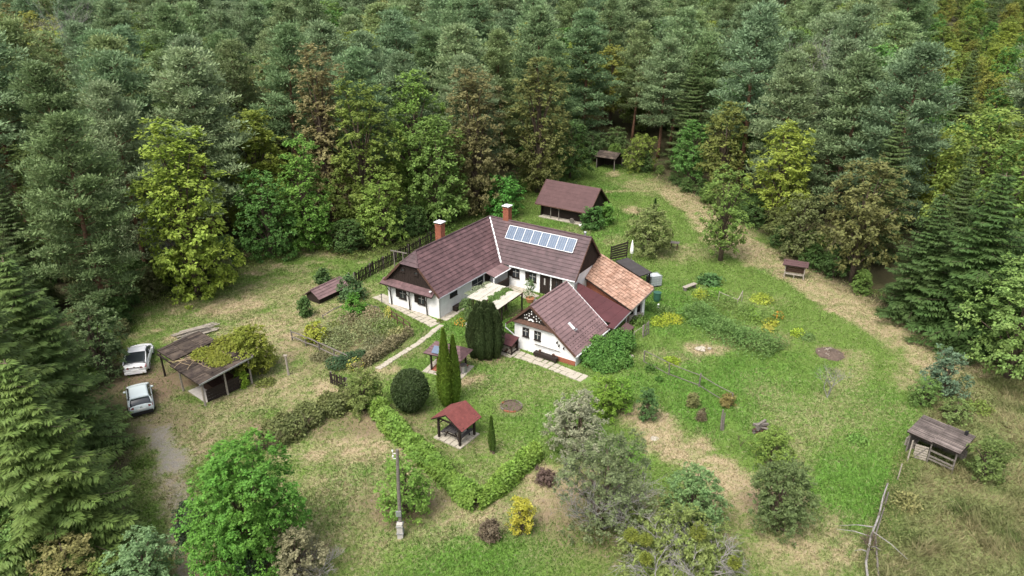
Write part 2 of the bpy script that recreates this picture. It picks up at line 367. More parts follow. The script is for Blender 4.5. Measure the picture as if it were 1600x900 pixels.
def window(parent, c, nrm, w, h, shutters='both', fcol='darkwood', name='window', mull=True, sash='frame'):
    """framed window on a vertical wall; nrm is the outward direction (x, y)"""
    nn = Vector((nrm[0], nrm[1], 0)).normalized(); t = Vector((-nn.y, nn.x, 0)); c = Vector(c); up = Vector((0,0,1))
    f = MB(); g = .07
    for a, b in (((-w/2,-h/2),(w/2,-h/2)),((-w/2,h/2),(w/2,h/2))): f.beam(c+t*a[0]+up*a[1]+nn*.03, c+t*b[0]+up*b[1]+nn*.03, .08, g)
    for sx in (-1, 1): f.beam(c+t*sx*w/2-up*(h/2+.035)+nn*.032, c+t*sx*w/2+up*(h/2+.035)+nn*.032, .08, g, up=nn)
    o = f.build(name, M[fcol], parent)
    p = MB(); p.slab([c+t*a*(w/2-.03)+up*b*(h/2-.03)+nn*.008 for a, b in ((-1,-1),(1,-1),(1,1),(-1,1))], nn*.008); p.build('pane', M['glass'], o)
    if mull:
        m = MB(); m.beam(c-up*(h/2-.04)+nn*.028, c+up*(h/2-.04)+nn*.028, .05, .02, up=nn); m.beam(c-t*(w/2-.04)+up*h*.12+nn*.026, c+t*(w/2-.04)+up*h*.12+nn*.026, .02, .05); m.build('sash_bar', M[sash], o)
    sl_ = MB(); sl_.beam(c-t*(w/2+.08)-up*(h/2+.07)+nn*.06, c+t*(w/2+.08)-up*(h/2+.07)+nn*.06, .12, .04); sl_.build('sill', M[fcol], o)
    for sx in ((-1, 1) if shutters == 'both' else (1,) if shutters == 'right' else (-1,) if shutters == 'left' else ()):
        s = MB(); cc = c+t*sx*(w*.75+.06)+nn*.035; s.slab([cc+t*a*w*.25+up*b*h/2-nn*.02 for a, b in ((-1,-1),(1,-1),(1,1),(-1,1))], nn*.04)
        for z in (-.3, 0, .3): s.beam(cc-t*w*.23+up*h*z+nn*.03, cc+t*w*.23+up*h*z+nn*.03, .02, .06)
        s.build('shutter', M[fcol], o)
    return o
def boards(parent, p0, p1, ztop, zbot, nn, bw, material, name='board', thick=.03, gap=.012):
    """vertical boards from p0 to p1; ztop/zbot are functions of the distance along"""
    p0 = Vector((*p0, 0)); p1 = Vector((*p1, 0)); d = (p1-p0); L = d.length; d.normalize(); n_ = max(1, round(L/bw)); bw = L/n_; nn = Vector((nn[0], nn[1], 0)).normalized()
    for i in range(n_):
        a, b = i*bw+gap/2, (i+1)*bw-gap/2; off = nn*(.004*(i % 3))
        if max(ztop(a)-zbot(a), ztop(b)-zbot(b)) < .05: continue
        q = [p0+d*a+Vector((0,0,zbot(a))), p0+d*b+Vector((0,0,zbot(b))), p0+d*b+Vector((0,0,max(ztop(b), zbot(b)+.01))), p0+d*a+Vector((0,0,max(ztop(a), zbot(a)+.01)))]
        MB().slab([v+off for v in q], nn*thick).build(name, material, parent)

# ------------------------------------------------------------------ L-shaped farmhouse
FH = thing('farmhouse', 'long white L-shaped farmhouse with plum-brown tiled roof and row of solar panels', 'house', (-6.74, 60.34), R(57))
WA, HE, HR, OV = 6.25, 2.65, 5.85, .34; yr = WA/2; kA = (HR-HE)/yr; zeA = HE-kA*OV; xr = 12.86; XB = 10.1; kB = (HR-HE)/(xr-XB); xe = XB-(HE-zeA)/kB
XB2 = 2*xr-XB; YB = -8.65
w = MB(); w.box(0, XB2, 0, WA, -.1, HE); w.build('wall', M['white'], FH)
w = MB(); w.box(XB, XB2-.01, YB, -.001, -.1, HE-.002); w.build('wall', M['white'], FH)
eA = Vector((0, 1, kA)).normalized(); TA = (yr+OV)*math.hypot(1, kA); thip = (4.71-zeA)/kA*math.hypot(1, kA)
polyA = [(0,0), (xe+.34,0), (xr+.34,TA), (1.09,TA), (0,thip)]
roof_plane(FH, 'roof_tiles', M['metaltile'], (-.34,-OV,zeA), (1,0,0), (0,1,kA), polyA, .37, .42, lift=.055, seed=2)
polyAl = [(0,0), (XB2+.68-.3,0), (xr+.34,TA), (1.09,TA), (0,thip)]
roof_plane(FH, 'roof_tiles', M['metaltile'], (-.34,WA+OV,zeA), (1,0,0), (0,-1,kA), polyAl, .8, .42, seed=3)
hx = 1.113; Th = math.hypot(1.09, HR-4.71)
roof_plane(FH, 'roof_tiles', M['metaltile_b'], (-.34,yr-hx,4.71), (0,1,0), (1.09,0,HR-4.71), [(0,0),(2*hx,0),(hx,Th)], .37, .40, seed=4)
TB = math.hypot(xr-xe, HR-zeA); LB = yr-(YB-.28)
polyB = [(0,0), (-.34-(YB-.28),0), (LB,TB), (0,TB)]
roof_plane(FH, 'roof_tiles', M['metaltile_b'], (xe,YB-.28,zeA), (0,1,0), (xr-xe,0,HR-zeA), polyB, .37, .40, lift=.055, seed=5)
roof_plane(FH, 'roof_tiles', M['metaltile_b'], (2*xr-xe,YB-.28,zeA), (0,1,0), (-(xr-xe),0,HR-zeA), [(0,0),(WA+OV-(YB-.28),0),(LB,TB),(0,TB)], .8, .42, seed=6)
# ridge caps
c = MB(); c.tube([(.75,yr,HR+.03),(xr,yr,HR+.03)], .09, 8); c.build('ridge_cap', M['metaltile_b'], FH)
c = MB(); c.tube([(xr,yr,HR+.035),(xr,YB-.28,HR+.035)], .09, 8); c.build('ridge_cap', M['metaltile_b'], FH)
for sy in (-1, 1):
    c = MB(); c.tube([(.75,yr,HR+.03),(-.34,yr+sy*hx,4.74)], .07, 6); c.build('hip_cap', M['metaltile_b'], FH)
    c = MB(); c.beam((-.36,yr+sy*hx,4.70),(-.36,yr+sy*(yr+OV),zeA), .05, .2); c.build('verge_board', M['brownwood'], FH)
# white valley flashing
P0 = Vector((xe,-OV,zeA)); P1 = Vector((xr,yr,HR)); c = MB(); c.beam(P0+Vector((0,0,.085)), P1+Vector((0,0,.085)), .17, .03); c.build('valley_flashing', M['whitemetal'], FH)
# gable of the near wing: dark vertical boards, pent roof, braces, windows
zg = lambda d: min(4.70, HE+kA*min(d, WA-d)-.06)
g = MB(); g.slab([(0,0,HE),(0,WA,HE),(0,yr+hx,4.72),(0,yr-hx,4.72)], (.1,0,0)); g.build('gable_wall', M['darkwood'], FH)
boards(FH, (-.012,.05), (-.012,WA-.05), lambda d: zg(d+.05), lambda d: HE+.08, (-1,0), .25, M['darkwood'])
window(FH, (-.05,4.1,4.05), (-1,0), .4, .3, 'none', mull=False); window(FH, (-.05,2.5,4.05), (-1,0), .4, .3, 'none', mull=False)
roof_plane(FH, 'pent_roof', M['metaltile'], (-.66,.3,2.32), (0,1,0), (.64,0,.46), [(0,0),(6.3,0),(6.3,.79),(0,.79)], .2, .4, lift=.03, seed=8, stagger=False)
c = MB(); c.beam((-.68,.28,2.28),(-.68,6.62,2.28), .05, .1); c.build('fascia', M['darkwood'], FH)
for y in (5.75, 3.45, 1.35):
    c = MB(); c.beam((-.14,y,0),(-.2,y,1.45), .09); c.beam((-.2,y,1.4),(-.6,y+.3,2.25), .07); c.beam((-.2,y,1.4),(-.45,y-.35,2.25), .07); c.build('brace_post', M['darkwood'], FH)
window(FH, (0,4.35,1.42), (-1,0), .8, .85, 'left'); window(FH, (0,2.05,1.42), (-1,0), .8, .85, 'left')
c = MB(); c.lathe([(.02,0),(.12,.02),(.12,.1),(.02,.14)], 10, (-.5,.55,2.75)); c.build('lamp', M['whitemetal'], FH)
# courtyard side of the near wing
window(FH, (2.2,0,1.75), (0,-1), 1.0, .42, 'none', mull=False)
window(FH, (6.1,0,1.2), (0,-1), 1.7, 1.75, 'none'); 
d = MB(); d.box(7.35,8.3,-.05,.02,.05,2.05); do = d.build('door', M['darkwood'], FH)
c = MB(); c.box(8.15,8.2,-.1,-.05,.95,1.1); c.build('handle', M['zinc'], do)
c = MB(); c.tube([(-.36,-OV-.07,zeA-.02),(7.0,-OV-.07,zeA-.02)], .07, 6); c.build('gutter', M['zinc'], FH)
c = MB(); c.tube([(-.25,-OV-.05,zeA-.05),(-.02,-.1,zeA-.4),(-.02,-.1,.1)], .045, 6); c.build('downpipe', M['zinc'], FH)
c = MB(); c.tube([(xe-.07,-1.4,zeA-.02),(xe-.07,YB-.25,zeA-.02)], .07, 6); c.build('gutter', M['whitemetal'], FH)
# porch in the corner
roof_plane(FH, 'porch_roof', M['metaltile_c'], (6.95,-1.45,2.02), (1,0,0), (0,1.25,.34), [(0,0),(2.85,0),(2.85,1.3),(0,1.3)], .2, 1.3, lift=.02, seed=9, stagger=False)
for x in (7.05, 9.65):
    c = MB(); c.box(x-.06,x+.06,-1.4,-1.28,0,2.0); c.build('porch_post', M['whitemetal'] if x < 8 else M['darkwood'], FH)
for i in range(11):
    c = MB(); c.box(7.13+i*.23,7.33+i*.23,-1.37,-1.33,.08,.95); c.build('porch_board', M['darkwood'], FH)
c = MB(); c.beam((7.1,-1.35,1.0),(9.65,-1.35,1.0), .1, .06); c.build('porch_rail', M['brownwood'], FH)
c = MB(); c.tube([(6.9,-1.53,2.0),(9.75,-1.53,2.0),(9.85,-.6,2.15)], .06, 6); c.build('gutter', M['whitemetal'], FH)
c = MB(); c.box(7.0,10.05,-1.45,-.02,0,.12); c.build('porch_floor', M['concrete'], FH)
# solar wing front: windows and doors
window(FH, (XB,-1.95,1.5), (-1,0), .8, .9, 'left', sash='frame'); window(FH, (XB,-3.95,1.5), (-1,0), .8, .9, 'left')
for y, ww in ((-5.4, 1.15), (-6.75, 1.2)):
    d = MB(); d.box(XB-.06,XB+.02,y-ww/2,y+ww/2,.05,2.1); do = d.build('door', M['darkwood'], FH)
    for k in range(5): c = MB(); c.box(XB-.085,XB-.06,y-ww/2+.03+k*ww/5,y-ww/2-.03+(k+1)*ww/5,.12,2.04); c.build('door_board', M['darkwood'], do)
    c = MB(); c.box(XB-.1,XB-.086,y-.08,y+.08,1.05,1.75); c.build('door_light', M['frame'] if y > -6 else M['glass'], do)
# right gable of the solar wing
zgB = lambda d: HE + kB*min(d, 2*(xr-XB)-d) - .05
g = MB(); g.slab([(XB,YB,HE),(XB2,YB,HE),(xr,YB,HR-.05)], (0,.1,0)); g.build('gable_wall', M['darkwood'], FH)
boards(FH, (XB+.05,YB-.03), (XB2-.05,YB-.03), lambda d: zgB(d+.05), lambda d: HE-.02, (0,-1), .25, M['darkwood'])
for sx in (-1, 1):
    c = MB(); c.beam((xr,YB-.3,HR-.06),(xr+sx*(xr-xe),YB-.3,zeA-.06), .05, .2); c.build('verge_board', M['brownwood'], FH)
# solar collector: eight panels in a white frame on brackets
sx_ = Vector((0,1,0)); st = Vector((xr-xe,0,HR-zeA)).normalized(); sn = sx_.cross(st); sn = sn if sn.z > 0 else -sn
O = Vector((xe,0,zeA)) + sn*.15
for i in range(8):
    y1 = .25-i*.985; y0 = y1-.965; tb, tt = TB*.575, TB*.885
    q = [O+sx_*y0+st*tb, O+sx_*y1+st*tb, O+sx_*y1+st*tt, O+sx_*y0+st*tt]
    f = MB(); 
    for a in range(4): f.beam(q[a], q[(a+1)%4], .05, .06, up=sn)
    fo = f.build('solar_panel', M['whitemetal'], FH)
    MB().slab([p for p in q], sn*.02).build('solar_cells', M['solar'], fo)
    gl = MB()
    for a in range(1, 4): gl.beam(q[0]+(q[1]-q[0])*a/4+sn*.024, q[3]+(q[2]-q[3])*a/4+sn*.024, .012, .006, up=sn)
    gl.build('cell_line', M['zinc'], fo)
# chimneys
def chimney(x, y, z0, z1, s=.34):
    c = MB(); c.box(x-s,x+s,y-s,y+s,z0,z1); o = c.build('chimney', M['brick'], FH)
    c = MB()
    nb = int((z1-z0-.55)/.09)
    for j in range(nb):
        z = z0+.5+j*.09
        for k in range(3):
            for (dx, dy, ax) in ((-s-.006,0,'y'),(s+.006,0,'y'),(0,-s-.006,'x'),(0,s+.006,'x')):
                a = -s+(k+.5*(j%2)*.6)*2*s/3+.01; b_ = min(a+2*s/3-.02, s)
                if ax == 'y': c.box(x+dx-.006,x+dx+.006,y+a,y+b_,z,z+.075)
                else: c.box(x+a,x+b_,y+dy-.006,y+dy+.006,z,z+.075)
    tag(c.build('brickwork', M['brick'], o), kind='stuff')
    c = MB(); c.box(x-s-.05,x+s+.05,y-s-.05,y+s+.05,z1,z1+.07); c.build('chimney_crown', M['brick'], o)
    for a in (-1, 1):
        for b_ in (-1, 1): c = MB(); c.box(x+a*s*.8-.03,x+a*s*.8+.03,y+b_*s*.8-.03,y+b_*s*.8+.03,z1+.09,z1+.26); c.build('cap_leg', M['zinc'], o)
    c = MB(); c.slab([(x-s-.1,y-s-.1,z1+.26),(x+s+.1,y-s-.1,z1+.26),(x+s+.1,y+s+.1,z1+.26),(x-s-.1,y+s+.1,z1+.26)], (0,0,.05)); c.build('chimney_cap', M['whitemetal'], o)
chimney(4.95, 3.5, 5.0, 7.15); chimney(13.1, 1.05, 5.0, 7.05, .33)
c = MB(); c.lathe([(.1,0),(.1,.5),(.16,.52),(.16,.62),(.03,.72)], 10, (xr+.2,-8.1,5.6)); c.build('vent_pipe', M['zinc'], FH)

# paving along the farmhouse, one slab at a time
def paving(name, label_kind, pts, width, size, z=.05, seed=3, gap=.05, skip=0., material='stone'):
    """pts: centre line; rows of irregular slabs laid on the ground"""
    r = random.Random(seed); root = link(name, None); tag(root, kind='structure')
    for a, b_ in zip(pts[:-1], pts[1:]):
        a = Vector((*a, 0)); b_ = Vector((*b_, 0)); d = b_-a; L = d.length; d.normalize(); s = Vector((-d.y, d.x, 0)); n_ = max(1, round(L/size)); m_ = max(1, round(width/size))
        for i in range(n_):
            for k in range(m_):
                if r.random() < skip: continue
                u0, u1 = i*L/n_+gap/2, (i+1)*L/n_-gap/2; v0, v1 = -width/2+k*width/m_+gap/2, -width/2+(k+1)*width/m_-gap/2
                j = lambda: r.uniform(-.05, .05)
                q = [a+d*(u0+j())+s*(v0+j()), a+d*(u1+j())+s*(v0+j()), a+d*(u1+j())+s*(v1+j()), a+d*(u0+j())+s*(v1+j())]
                zz = z+r.uniform(-.012, .015); MB().slab([Vector((p.x,p.y,zz-.09)) for p in q], (r.uniform(-.01,.01),r.uniform(-.01,.01),.09)).build('slab', M[material], root)
    return root
paving('terrace_paving', '', [(-13.39, 65.50), (-6.91, 59.04)], 1.3, .62)
paving('garden_path', '', [(-6.44, 59.04), (-8.08, 55.59), (-9.86, 52.90), (-10.94, 51.11)], .55, .55, seed=5)
paving('courtyard_paving', '', [(-6.53, 60.08), (-4.80, 62.84)], 1.1, .6, seed=6)
paving('courtyard_paving', '', [(-0.33, 67.87), (2.21, 64.89), (3.12, 63.70)], 1.5, .6, seed=7, skip=.04)
paving('cottage_paving', '', [(5.79, 49.51), (2.39, 52.25), (-0.55, 54.22)], 1.15, .58, seed=8, skip=.03)
paving('cottage_paving', '', [(-0.75, 53.33), (0.33, 55.13)], 1.5, .55, seed=9, skip=.1)
paving('cottage_paving', '', [(-8.79, 64.29), (-9.40, 65.20)], .6, .6, seed=10)

# pergola over the court
PG = thing('pergola', 'pergola with pale corrugated sheets and vines in farmhouse courtyard', 'pergola', (-6.74, 60.34), R(57))
for x in (1.6, 5.0):
    for y in (-2.3, -4.1, -5.9):
        c = MB(); c.box(x-.06,x+.06,y-.06,y+.06,0,2.12); c.build('post', M['darkwood'], PG)
for y in (-2.3, -4.1, -4.75, -5.9): c = MB(); c.beam((1.45,y,2.14),(5.2,y,2.14), .08, .1); c.build('beam', M['brownwood'], PG)
for (y0, y1, s_) in ((-4.05,-2.15,1), (-6.02,-4.75,2)):
    n_ = 3 if y1-y0 > 1.5 else 2
    for k in range(n_):
        mb = MB(); a = y0+(y1-y0)*k/n_; b_ = y0+(y1-y0)*(k+1)/n_
        tiled(mb, (1.4 if s_ == 1 else .85,a+.015,2.2), (0,1,0), (1,0,.03), [(0,0),(b_-a-.03,0),(b_-a-.03,3.8),(0,3.8 if s_ == 1 else 3.8)], .095, 3.8, lift=.012, thick=.008, jit=.007, seed=10+k+s_, stagger=False)
        mb.build('roof_sheet', M['pergolasheet'], PG)

# ------------------------------------------------------------------ white cottage
CT = thing('cottage', 'small white cottage with pinkish-brown tiled roof and carved dark gable', 'house', (5.21, 51.6), R(56.15))
W_, L_, zl, zr, ry, rz_ = 6.01, 5.44, 2.82, 1.17, 4.27, 4.45
kr = (rz_-zr)/ry; kl = (rz_-zl)/(W_-ry)
w = MB(); w.slab([(0,0,-.1),(0,W_,-.1),(0,W_,zl-.07),(0,ry,rz_-.07),(0,0,zr-.07)], (L_,0,0)); w.build('wall', M['white'], CT)
hyp = math.hypot(1, kr); TR = (ry+.12)*hyp
roof_plane(CT, 'roof_tiles', M['metaltile_c'], (-.25,-.12,zr-kr*.12), (1,0,0), (0,1,kr), [(0,0),(L_+.55,0),(L_+.55,TR),(0,TR)], .3, .36, lift=.05, seed=12)
hyl = math.hypot(1, kl); TL = (W_-ry+.65)*hyl
roof_plane(CT, 'roof_tiles', M['metaltile_c'], (-.25,W_+.65,zl-kl*.65), (1,0,0), (0,-1,kl), [(0,0),(L_+.55,0),(L_+.55,TL),(0,TL)], .3, .36, lift=.05, seed=13)
c = MB(); c.tube([(-.25,ry,rz_+.04),(L_+.3,ry,rz_+.04)], .09, 8); c.build('ridge_cap', M['metaltile_c'], CT)
c = MB(); c.beam((-.28,ry,rz_-.06),(-.28,-.12,zr-kr*.12-.06), .05, .2); c.build('verge_board', M['brownwood'], CT)
c = MB(); c.beam((-.28,ry,rz_-.06),(-.28,W_+.65,zl-kl*.65-.06), .05, .2); c.build('verge_board', M['brownwood'], CT)
c = MB(); c.beam((L_+.32,ry,rz_-.02),(L_+.32,-.12,zr-kr*.12-.02), .04, .16); c.build('verge_board', M['whitemetal'], CT)
zt0 = 2.72
ztop = lambda d: min(zr+kr*d, zl+kl*(W_-d)) - .1
boards(CT, (-.03,(zt0-zr)/kr+.1), (-.03,W_-.02), lambda d: ztop(d+(zt0-zr)/kr+.1), lambda d: zt0+.02, (-1,0), .2, M['darkwood'])
y0 = (zt0-zr)/kr
c = MB(); c.slab([(-.06,y0,zt0+.16),(-.06,W_+.12,zt0+.16),(-.30,W_+.12,zt0-.12),(-.30,y0-.2,zt0-.12)], (0,0,-.05)); c.build('sill_roof', M['brownwood'], CT)
# fretwork openings and the white figure in the gable
for (dy, dz) in ((3.35,3.3),(3.55,3.45),(3.8,3.3),(3.8,3.55),(4.05,3.4),(4.27,3.85),(4.27,3.62),(4.5,3.4),(4.5,3.6),(4.75,3.45),(4.95,3.35),(3.5,3.1),(3.75,3.1),(4.9,3.12),(4.7,3.15)):
    c = MB(); c.box(-.085,-.07,dy-.045,dy+.045,dz-.05,dz+.05); c.build('fretwork', M['white'], CT)
c = MB(); c.slab([(-.08,4.0,2.98),(-.08,4.15,2.95),(-.08,4.3,3.06),(-.08,4.45,2.96),(-.08,4.62,2.97),(-.08,4.5,3.12),(-.08,4.3,3.17),(-.08,4.12,3.12)], (-.02,0,0)); c.build('carved_figure', M['white'], CT)
window(CT, (0,4.85,1.75), (-1,0), .55, .75, 'none'); window(CT, (0,3.68,1.75), (-1,0), .55, .75, 'none')
c = MB(); c.box(-.05,0,0.02,2.1,-.1,.42); c.build('plinth', M['brick'], CT)
bk = MB()
for j in range(5):
    for k in range(9): bk.box(-.058,-.05,.03+k*.23+(.11 if j%2 else 0),min(2.1,.24+k*.23+(.11 if j%2 else 0)),.0+j*.085,.07+j*.085)
tag(bk.build('brickwork', M['brick'], CT), kind='stuff')
for (y, z) in ((1.75,1.75),(1.55,1.5),(1.1,1.4)):
    c = MB(); c.box(-.12,0,y-.02,y+.02,z,z+.05); c.lathe([(.02,-.1),(.07,-.08),(.06,.05),(.02,.07)], 8, (-.14,y,z-.02)); c.build('wall_lamp', M['darkwood'], CT)
c = MB(); c.tube([(-.25,-.2,zr-.14),(L_+.25,-.2,zr-.14)], .06, 6); c.build('gutter', M['whitemetal'], CT)
c = MB(); c.tube([(-.3,W_+.7,zl-kl*.65-.05),(-.34,W_+.7,zl-1.0),(-.15,W_+.02,1.3),(-.1,W_-.5,.75)], .045, 6); c.build('downpipe', M['whitemetal'], CT)
O = Vector((1.85, 1.6, zr+kr*1.6)); et_ = Vector((0,1,kr)).normalized(); en_ = Vector((0,-kr,1)).normalized()
c = MB(); c.slab([O+Vector((-.14,0,0))+et_*-.35+en_*.09, O+Vector((.14,0,0))+et_*-.35+en_*.09, O+Vector((.14,0,0))+et_*.35+en_*.09, O+Vector((-.14,0,0))+et_*.35+en_*.09], en_*.07); c.build('roof_window', M['whitemetal'], CT)
c = MB(); c.beam(O+et_*-.5+en_*.1, O+et_*-.5+en_*.3, .22, .12); c.build('vent_cowl', M['zinc'], CT)
for j in range(3):
    for k in range(14):
        p = Vector((-.1+k*.42+(.2 if j%2 else 0), .28+j*.35, 0)); p.z = zr+kr*p.y
        c = MB(); c.beam(p+en_*.05, p+en_*.13, .06, .04); c.build('snow_guard', M['darkwood'], CT)
# bench with planters at the gable
t = thing('wall_bench', 'dark wooden bench with potted plants along the cottage gable', 'bench', (5.21, 51.6), R(56.15))
c = MB(); c.box(-.62,-.2,1.5,3.7,.42,.48); c.build('seat', M['darkwood'], t)
c = MB(); c.box(-.64,-.6,1.5,3.7,.2,.46); c.build('apron', M['darkwood'], t)
for y in (1.65, 3.55): c = MB(); c.box(-.58,-.24,y-.06,y+.06,0,.42); c.build('leg', M['darkwood'], t)
c = MB(); c.beam((-.12,1.4,.95),(-.12,3.9,.95), .04, .05); c.build('back_rail', M['greywood'], t)
for y in (1.9, 3.2):
    c = MB(); c.lathe([(.08,0),(.13,.22),(.11,.22)], 8, (-.38,y,.48)); c.build('planter', M['brownwood'], t)
# log store
t = thing('log_store', 'little log store with brown roof at the cottage corner', 'log store', (5.21, 51.6), R(56.15))
roof_plane(t, 'roof', M['redsheet'], (-1.6,5.25,.95), (0,1,0), (1.15,0,.4), [(0,0),(1.75,0),(1.75,1.22),(0,1.22)], .29, .6, lift=.02, seed=14, stagger=False)
for (x, y) in ((-1.45,5.35),(-1.45,6.9),(-.5,5.35),(-.5,6.9)): c = MB(); c.box(x-.05,x+.05,y-.05,y+.05,0,.95 if x < -1 else 1.27); c.build('post', M['darkwood'], t)
c = MB(); c.box(-1.42,-.5,5.4,6.85,.04,.12); c.build('floor', M['darkwood'], t); c = MB(); c.box(-.5,-.46,5.4,6.85,.12,1.2); c.build('back_panel', M['darkwood'], t)
r = random.Random(4)
for j in range(3):
    for k in range(6 - (j == 2)):
        y = 5.52+k*.23+(.1 if j % 2 else 0); z = .22+j*.19; rr = r.uniform(.085,.11)
        c = MB(); c.tube([(-1.38+r.uniform(-.04,.04),y,z),(-.6,y,z)], rr, 7); c.build('log', M['palewood'] if r.random() < .7 else M['brownwood'], t)

# ------------------------------------------------------------------ terracotta barn and red flat roof
BN = thing('tile_barn', 'low barn with weathered terracotta tile roof beside the solar wing', 'barn', (6.71, 67.21), R(-65))
LD, WD, zeD, zrD = 9.55, 2.6, 1.7, 3.2; TD = math.hypot(WD, zrD-zeD)
roof_plane(BN, 'roof_tiles', M['terracotta'], (0,0,zeD), (1,0,0), (-.42,WD,zrD-zeD), [(.15,0),(LD,0),(LD,TD),(0.2,TD),(-.4,TD*.6)], .27, .31, lift=.06, thick=.03, jit=.022, seed=15)
c = MB()
for i in range(29): c.tube([(-.2+i*.315,WD,zrD+.05),(-.2+i*.315+.34,WD,zrD+.03)], [.12,.10], 6)
c.build('ridge_tiles', M['terracotta'], BN)['kind'] = 'stuff'
w = MB(); w.box(.2,LD-.9,.3,.5,-.1,1.82); w.build('wall', M['brick'], BN); w = MB(); w.box(.0,LD-1.7,WD-.12,WD+.05,-.1,3.08); w.build('wall', M['white'], BN)
w = MB(); w.box(.3,.45,.5,WD-.12,-.1,1.9); w.build('wall', M['white'], BN)
w = MB(); w.box(LD-2.2,LD-2.05,.5,WD-.12,-.1,1.9); w.build('wall', M['darkwood'], BN)
for y in (.35, 1.3, 2.2): c = MB(); c.box(LD-1.2-.16*y,LD-.95-.16*y,y-.12,y+.12,-.05,1.72+min(y,WD)*.54-.1); c.build('pillar', M['white'], BN)
c = MB(); c.slab([(LD-1.3,.5,-.05),(LD-1.0,.5,-.05),(LD-1.3,2.3,-.05),(LD-1.6,2.3,-.05)], (0,0,.55)); c.build('low_wall', M['stone'], BN)
c = MB(); c.beam((LD+.03,0,zeD-.03),(LD-.39,WD,zrD-.03), .05, .14); c.build('verge_board', M['greywood'], BN)
c = MB(); c.beam((.1,-.02,zeD-.05),(LD,-.02,zeD-.05), .06, .1); c.build('eaves_board', M['darkwood'], BN)
# dark lean-to behind the barn
t = thing('lean_to', 'charcoal sheet lean-to roof behind the terracotta barn', 'lean-to', (6.71, 67.21), R(-65))
roof_plane(t, 'roof_sheet', M['darksheet'], (-1.0,6.5,1.95), (1,0,0), (.9,-2.1,.3), [(0,0),(4.4,0),(4.4,2.3),(0,2.3)], .88, 2.3, lift=.01, jit=.01, seed=17, stagger=False)
for x in (-.8, 1.2, 3.2): c = MB(); c.box(x-.06,x+.06,6.3,6.42,0,1.95); c.build('post', M['darkwood'], t)
w = MB(); w.box(.2,4.2,4.5,4.56,0,2.1); w.build('back_wall', M['darkwood'], t)
# screen of boards next to the lean-to
t = thing('board_screen', 'sloping dark board screen next to the folded parasol', 'screen', (0,0,0))
a = Vector((10.92, 74.35, 0.00)); b_ = Vector((12.75, 74.74, 0.00))
for k in range(6):
    c = MB(); c.beam(a+Vector((0,0,.3+k*.26+.15)), b_+Vector((0,0,.35+k*.3+.35)), .03, .2); c.build('board', M['darkwood'], t)
for p, h_ in ((a, 1.9), (b_, 2.4)): c = MB(); c.box(p.x-.05,p.x+.05,p.y+.05,p.y+.15,0,h_); c.build('post', M['darkwood'], t)
# red flat roof between cottage and barn
t = thing('yard_shelter', 'flat oxblood-red sheet roof sheltering the yard between cottage and barn', 'shelter', (5.21, 51.6), R(56.15))
main = [(5.85,-.85),(8.91,-.64),(11.6,6.3),(9.45,5.3),(8.74,4.29),(5.85,.6)]
roof_plane(t, 'roof_sheet', M['redsheet'], (0,0,1.6), (1,0,0), (0,1,.03), main, 2.0, 1.05, lift=.012, jit=.004, seed=18, stagger=False)
roof_plane(t, 'roof_sheet', M['redsheet'], (0,0,1.6), (1,0,0), (0,1,.03), [(4.95,-.92),(5.85,-.85),(5.85,-.2),(4.95,-.2)], 2.0, 1.0, lift=.012, jit=.004, seed=19, stagger=False)
roof_plane(t, 'cream_panel', M['palewood'], (0,0,1.57), (1,0,0), (0,1,.03), [(6.0,.8),(8.74,4.29),(9.4,5.25),(8.2,5.0),(5.95,2.4)], 2.0, 3.0, lift=.005, seed=20, stagger=False)
c = MB(); c.beam((4.9,-.96,1.56),(8.95,-.68,1.56), .06, .12); c.build('fascia', M['zinc'], t)
for (x, y) in ((5.1,-.8),(8.8,-.55),(10.6,5.2)): c = MB(); c.box(x-.05,x+.05,y-.05,y+.05,0,1.58); c.build('post', M['greywood'], t)
w = MB(); w.box(5.9,7.6,1.2,1.3,0,1.55); w.build('back_panel', M['darkwood'], t)
t = thing('side_canopy', 'small brown sheet canopy hanging under the red roof edge', 'canopy', (5.21, 51.6), R(56.15))
roof_plane(t, 'roof_sheet', M['shed_sheet'], (5.9,-1.75,.95), (1,0,0), (0,.8,.25), [(0,0),(1.5,0),(1.5,.85),(0,.85)], .75, .85, lift=.01, seed=21, stagger=False)
for x in (6.0, 7.3): c = MB(); c.box(x-.04,x+.04,-1.7,-1.62,0,.95); c.build('post', M['darkwood'], t)

# ------------------------------------------------------------------ brown shed at the back of the clearing
SH = thing('garden_shed', 'dark wooden shed with smooth brown roof at the back lawn', 'shed', (9.62, 85.83), R(146.4))
LS, WS, zeS, zrS = 7.95, 2.8, 1.85, 4.45; TS = math.hypot(WS, zrS-zeS)
# local x runs along the eave (to the left), local -y runs to the back
roof_plane(SH, 'roof_sheet', M['shed_sheet'], (0,0,zeS), (1,0,0), (0,-WS,zrS-zeS), [(0,0),(LS,0),(LS,TS),(0,TS)], 1.0, .5, lift=.012, jit=.003, seed=22)
roof_plane(SH, 'roof_sheet', M['shed_sheet'], (0,-2*WS,zeS), (1,0,0), (0,WS,zrS-zeS), [(0,0),(LS,0),(LS,TS),(0,TS)], 1.0, .5, lift=.012, jit=.003, seed=23)
zS = lambda d: zeS+.25+(zrS-zeS-.35)*(1-abs(d-(WS-.7))/(WS-.7))
for x in (.5, LS-.5):
    g = MB(); g.slab([(x,-.7,-.05),(x,-2*WS+.7,-.05),(x,-2*WS+.7,2.35),(x,-WS,zrS-.12),(x,-.7,2.35)], (.06,0,0)); g.build('gable_wall', M['darkwood'], SH)
boards(SH, (.48,-.7), (.48,-2*WS+.7), lambda d: zS(d), lambda d: .05, (-1,0), .25, M['darkwood'])
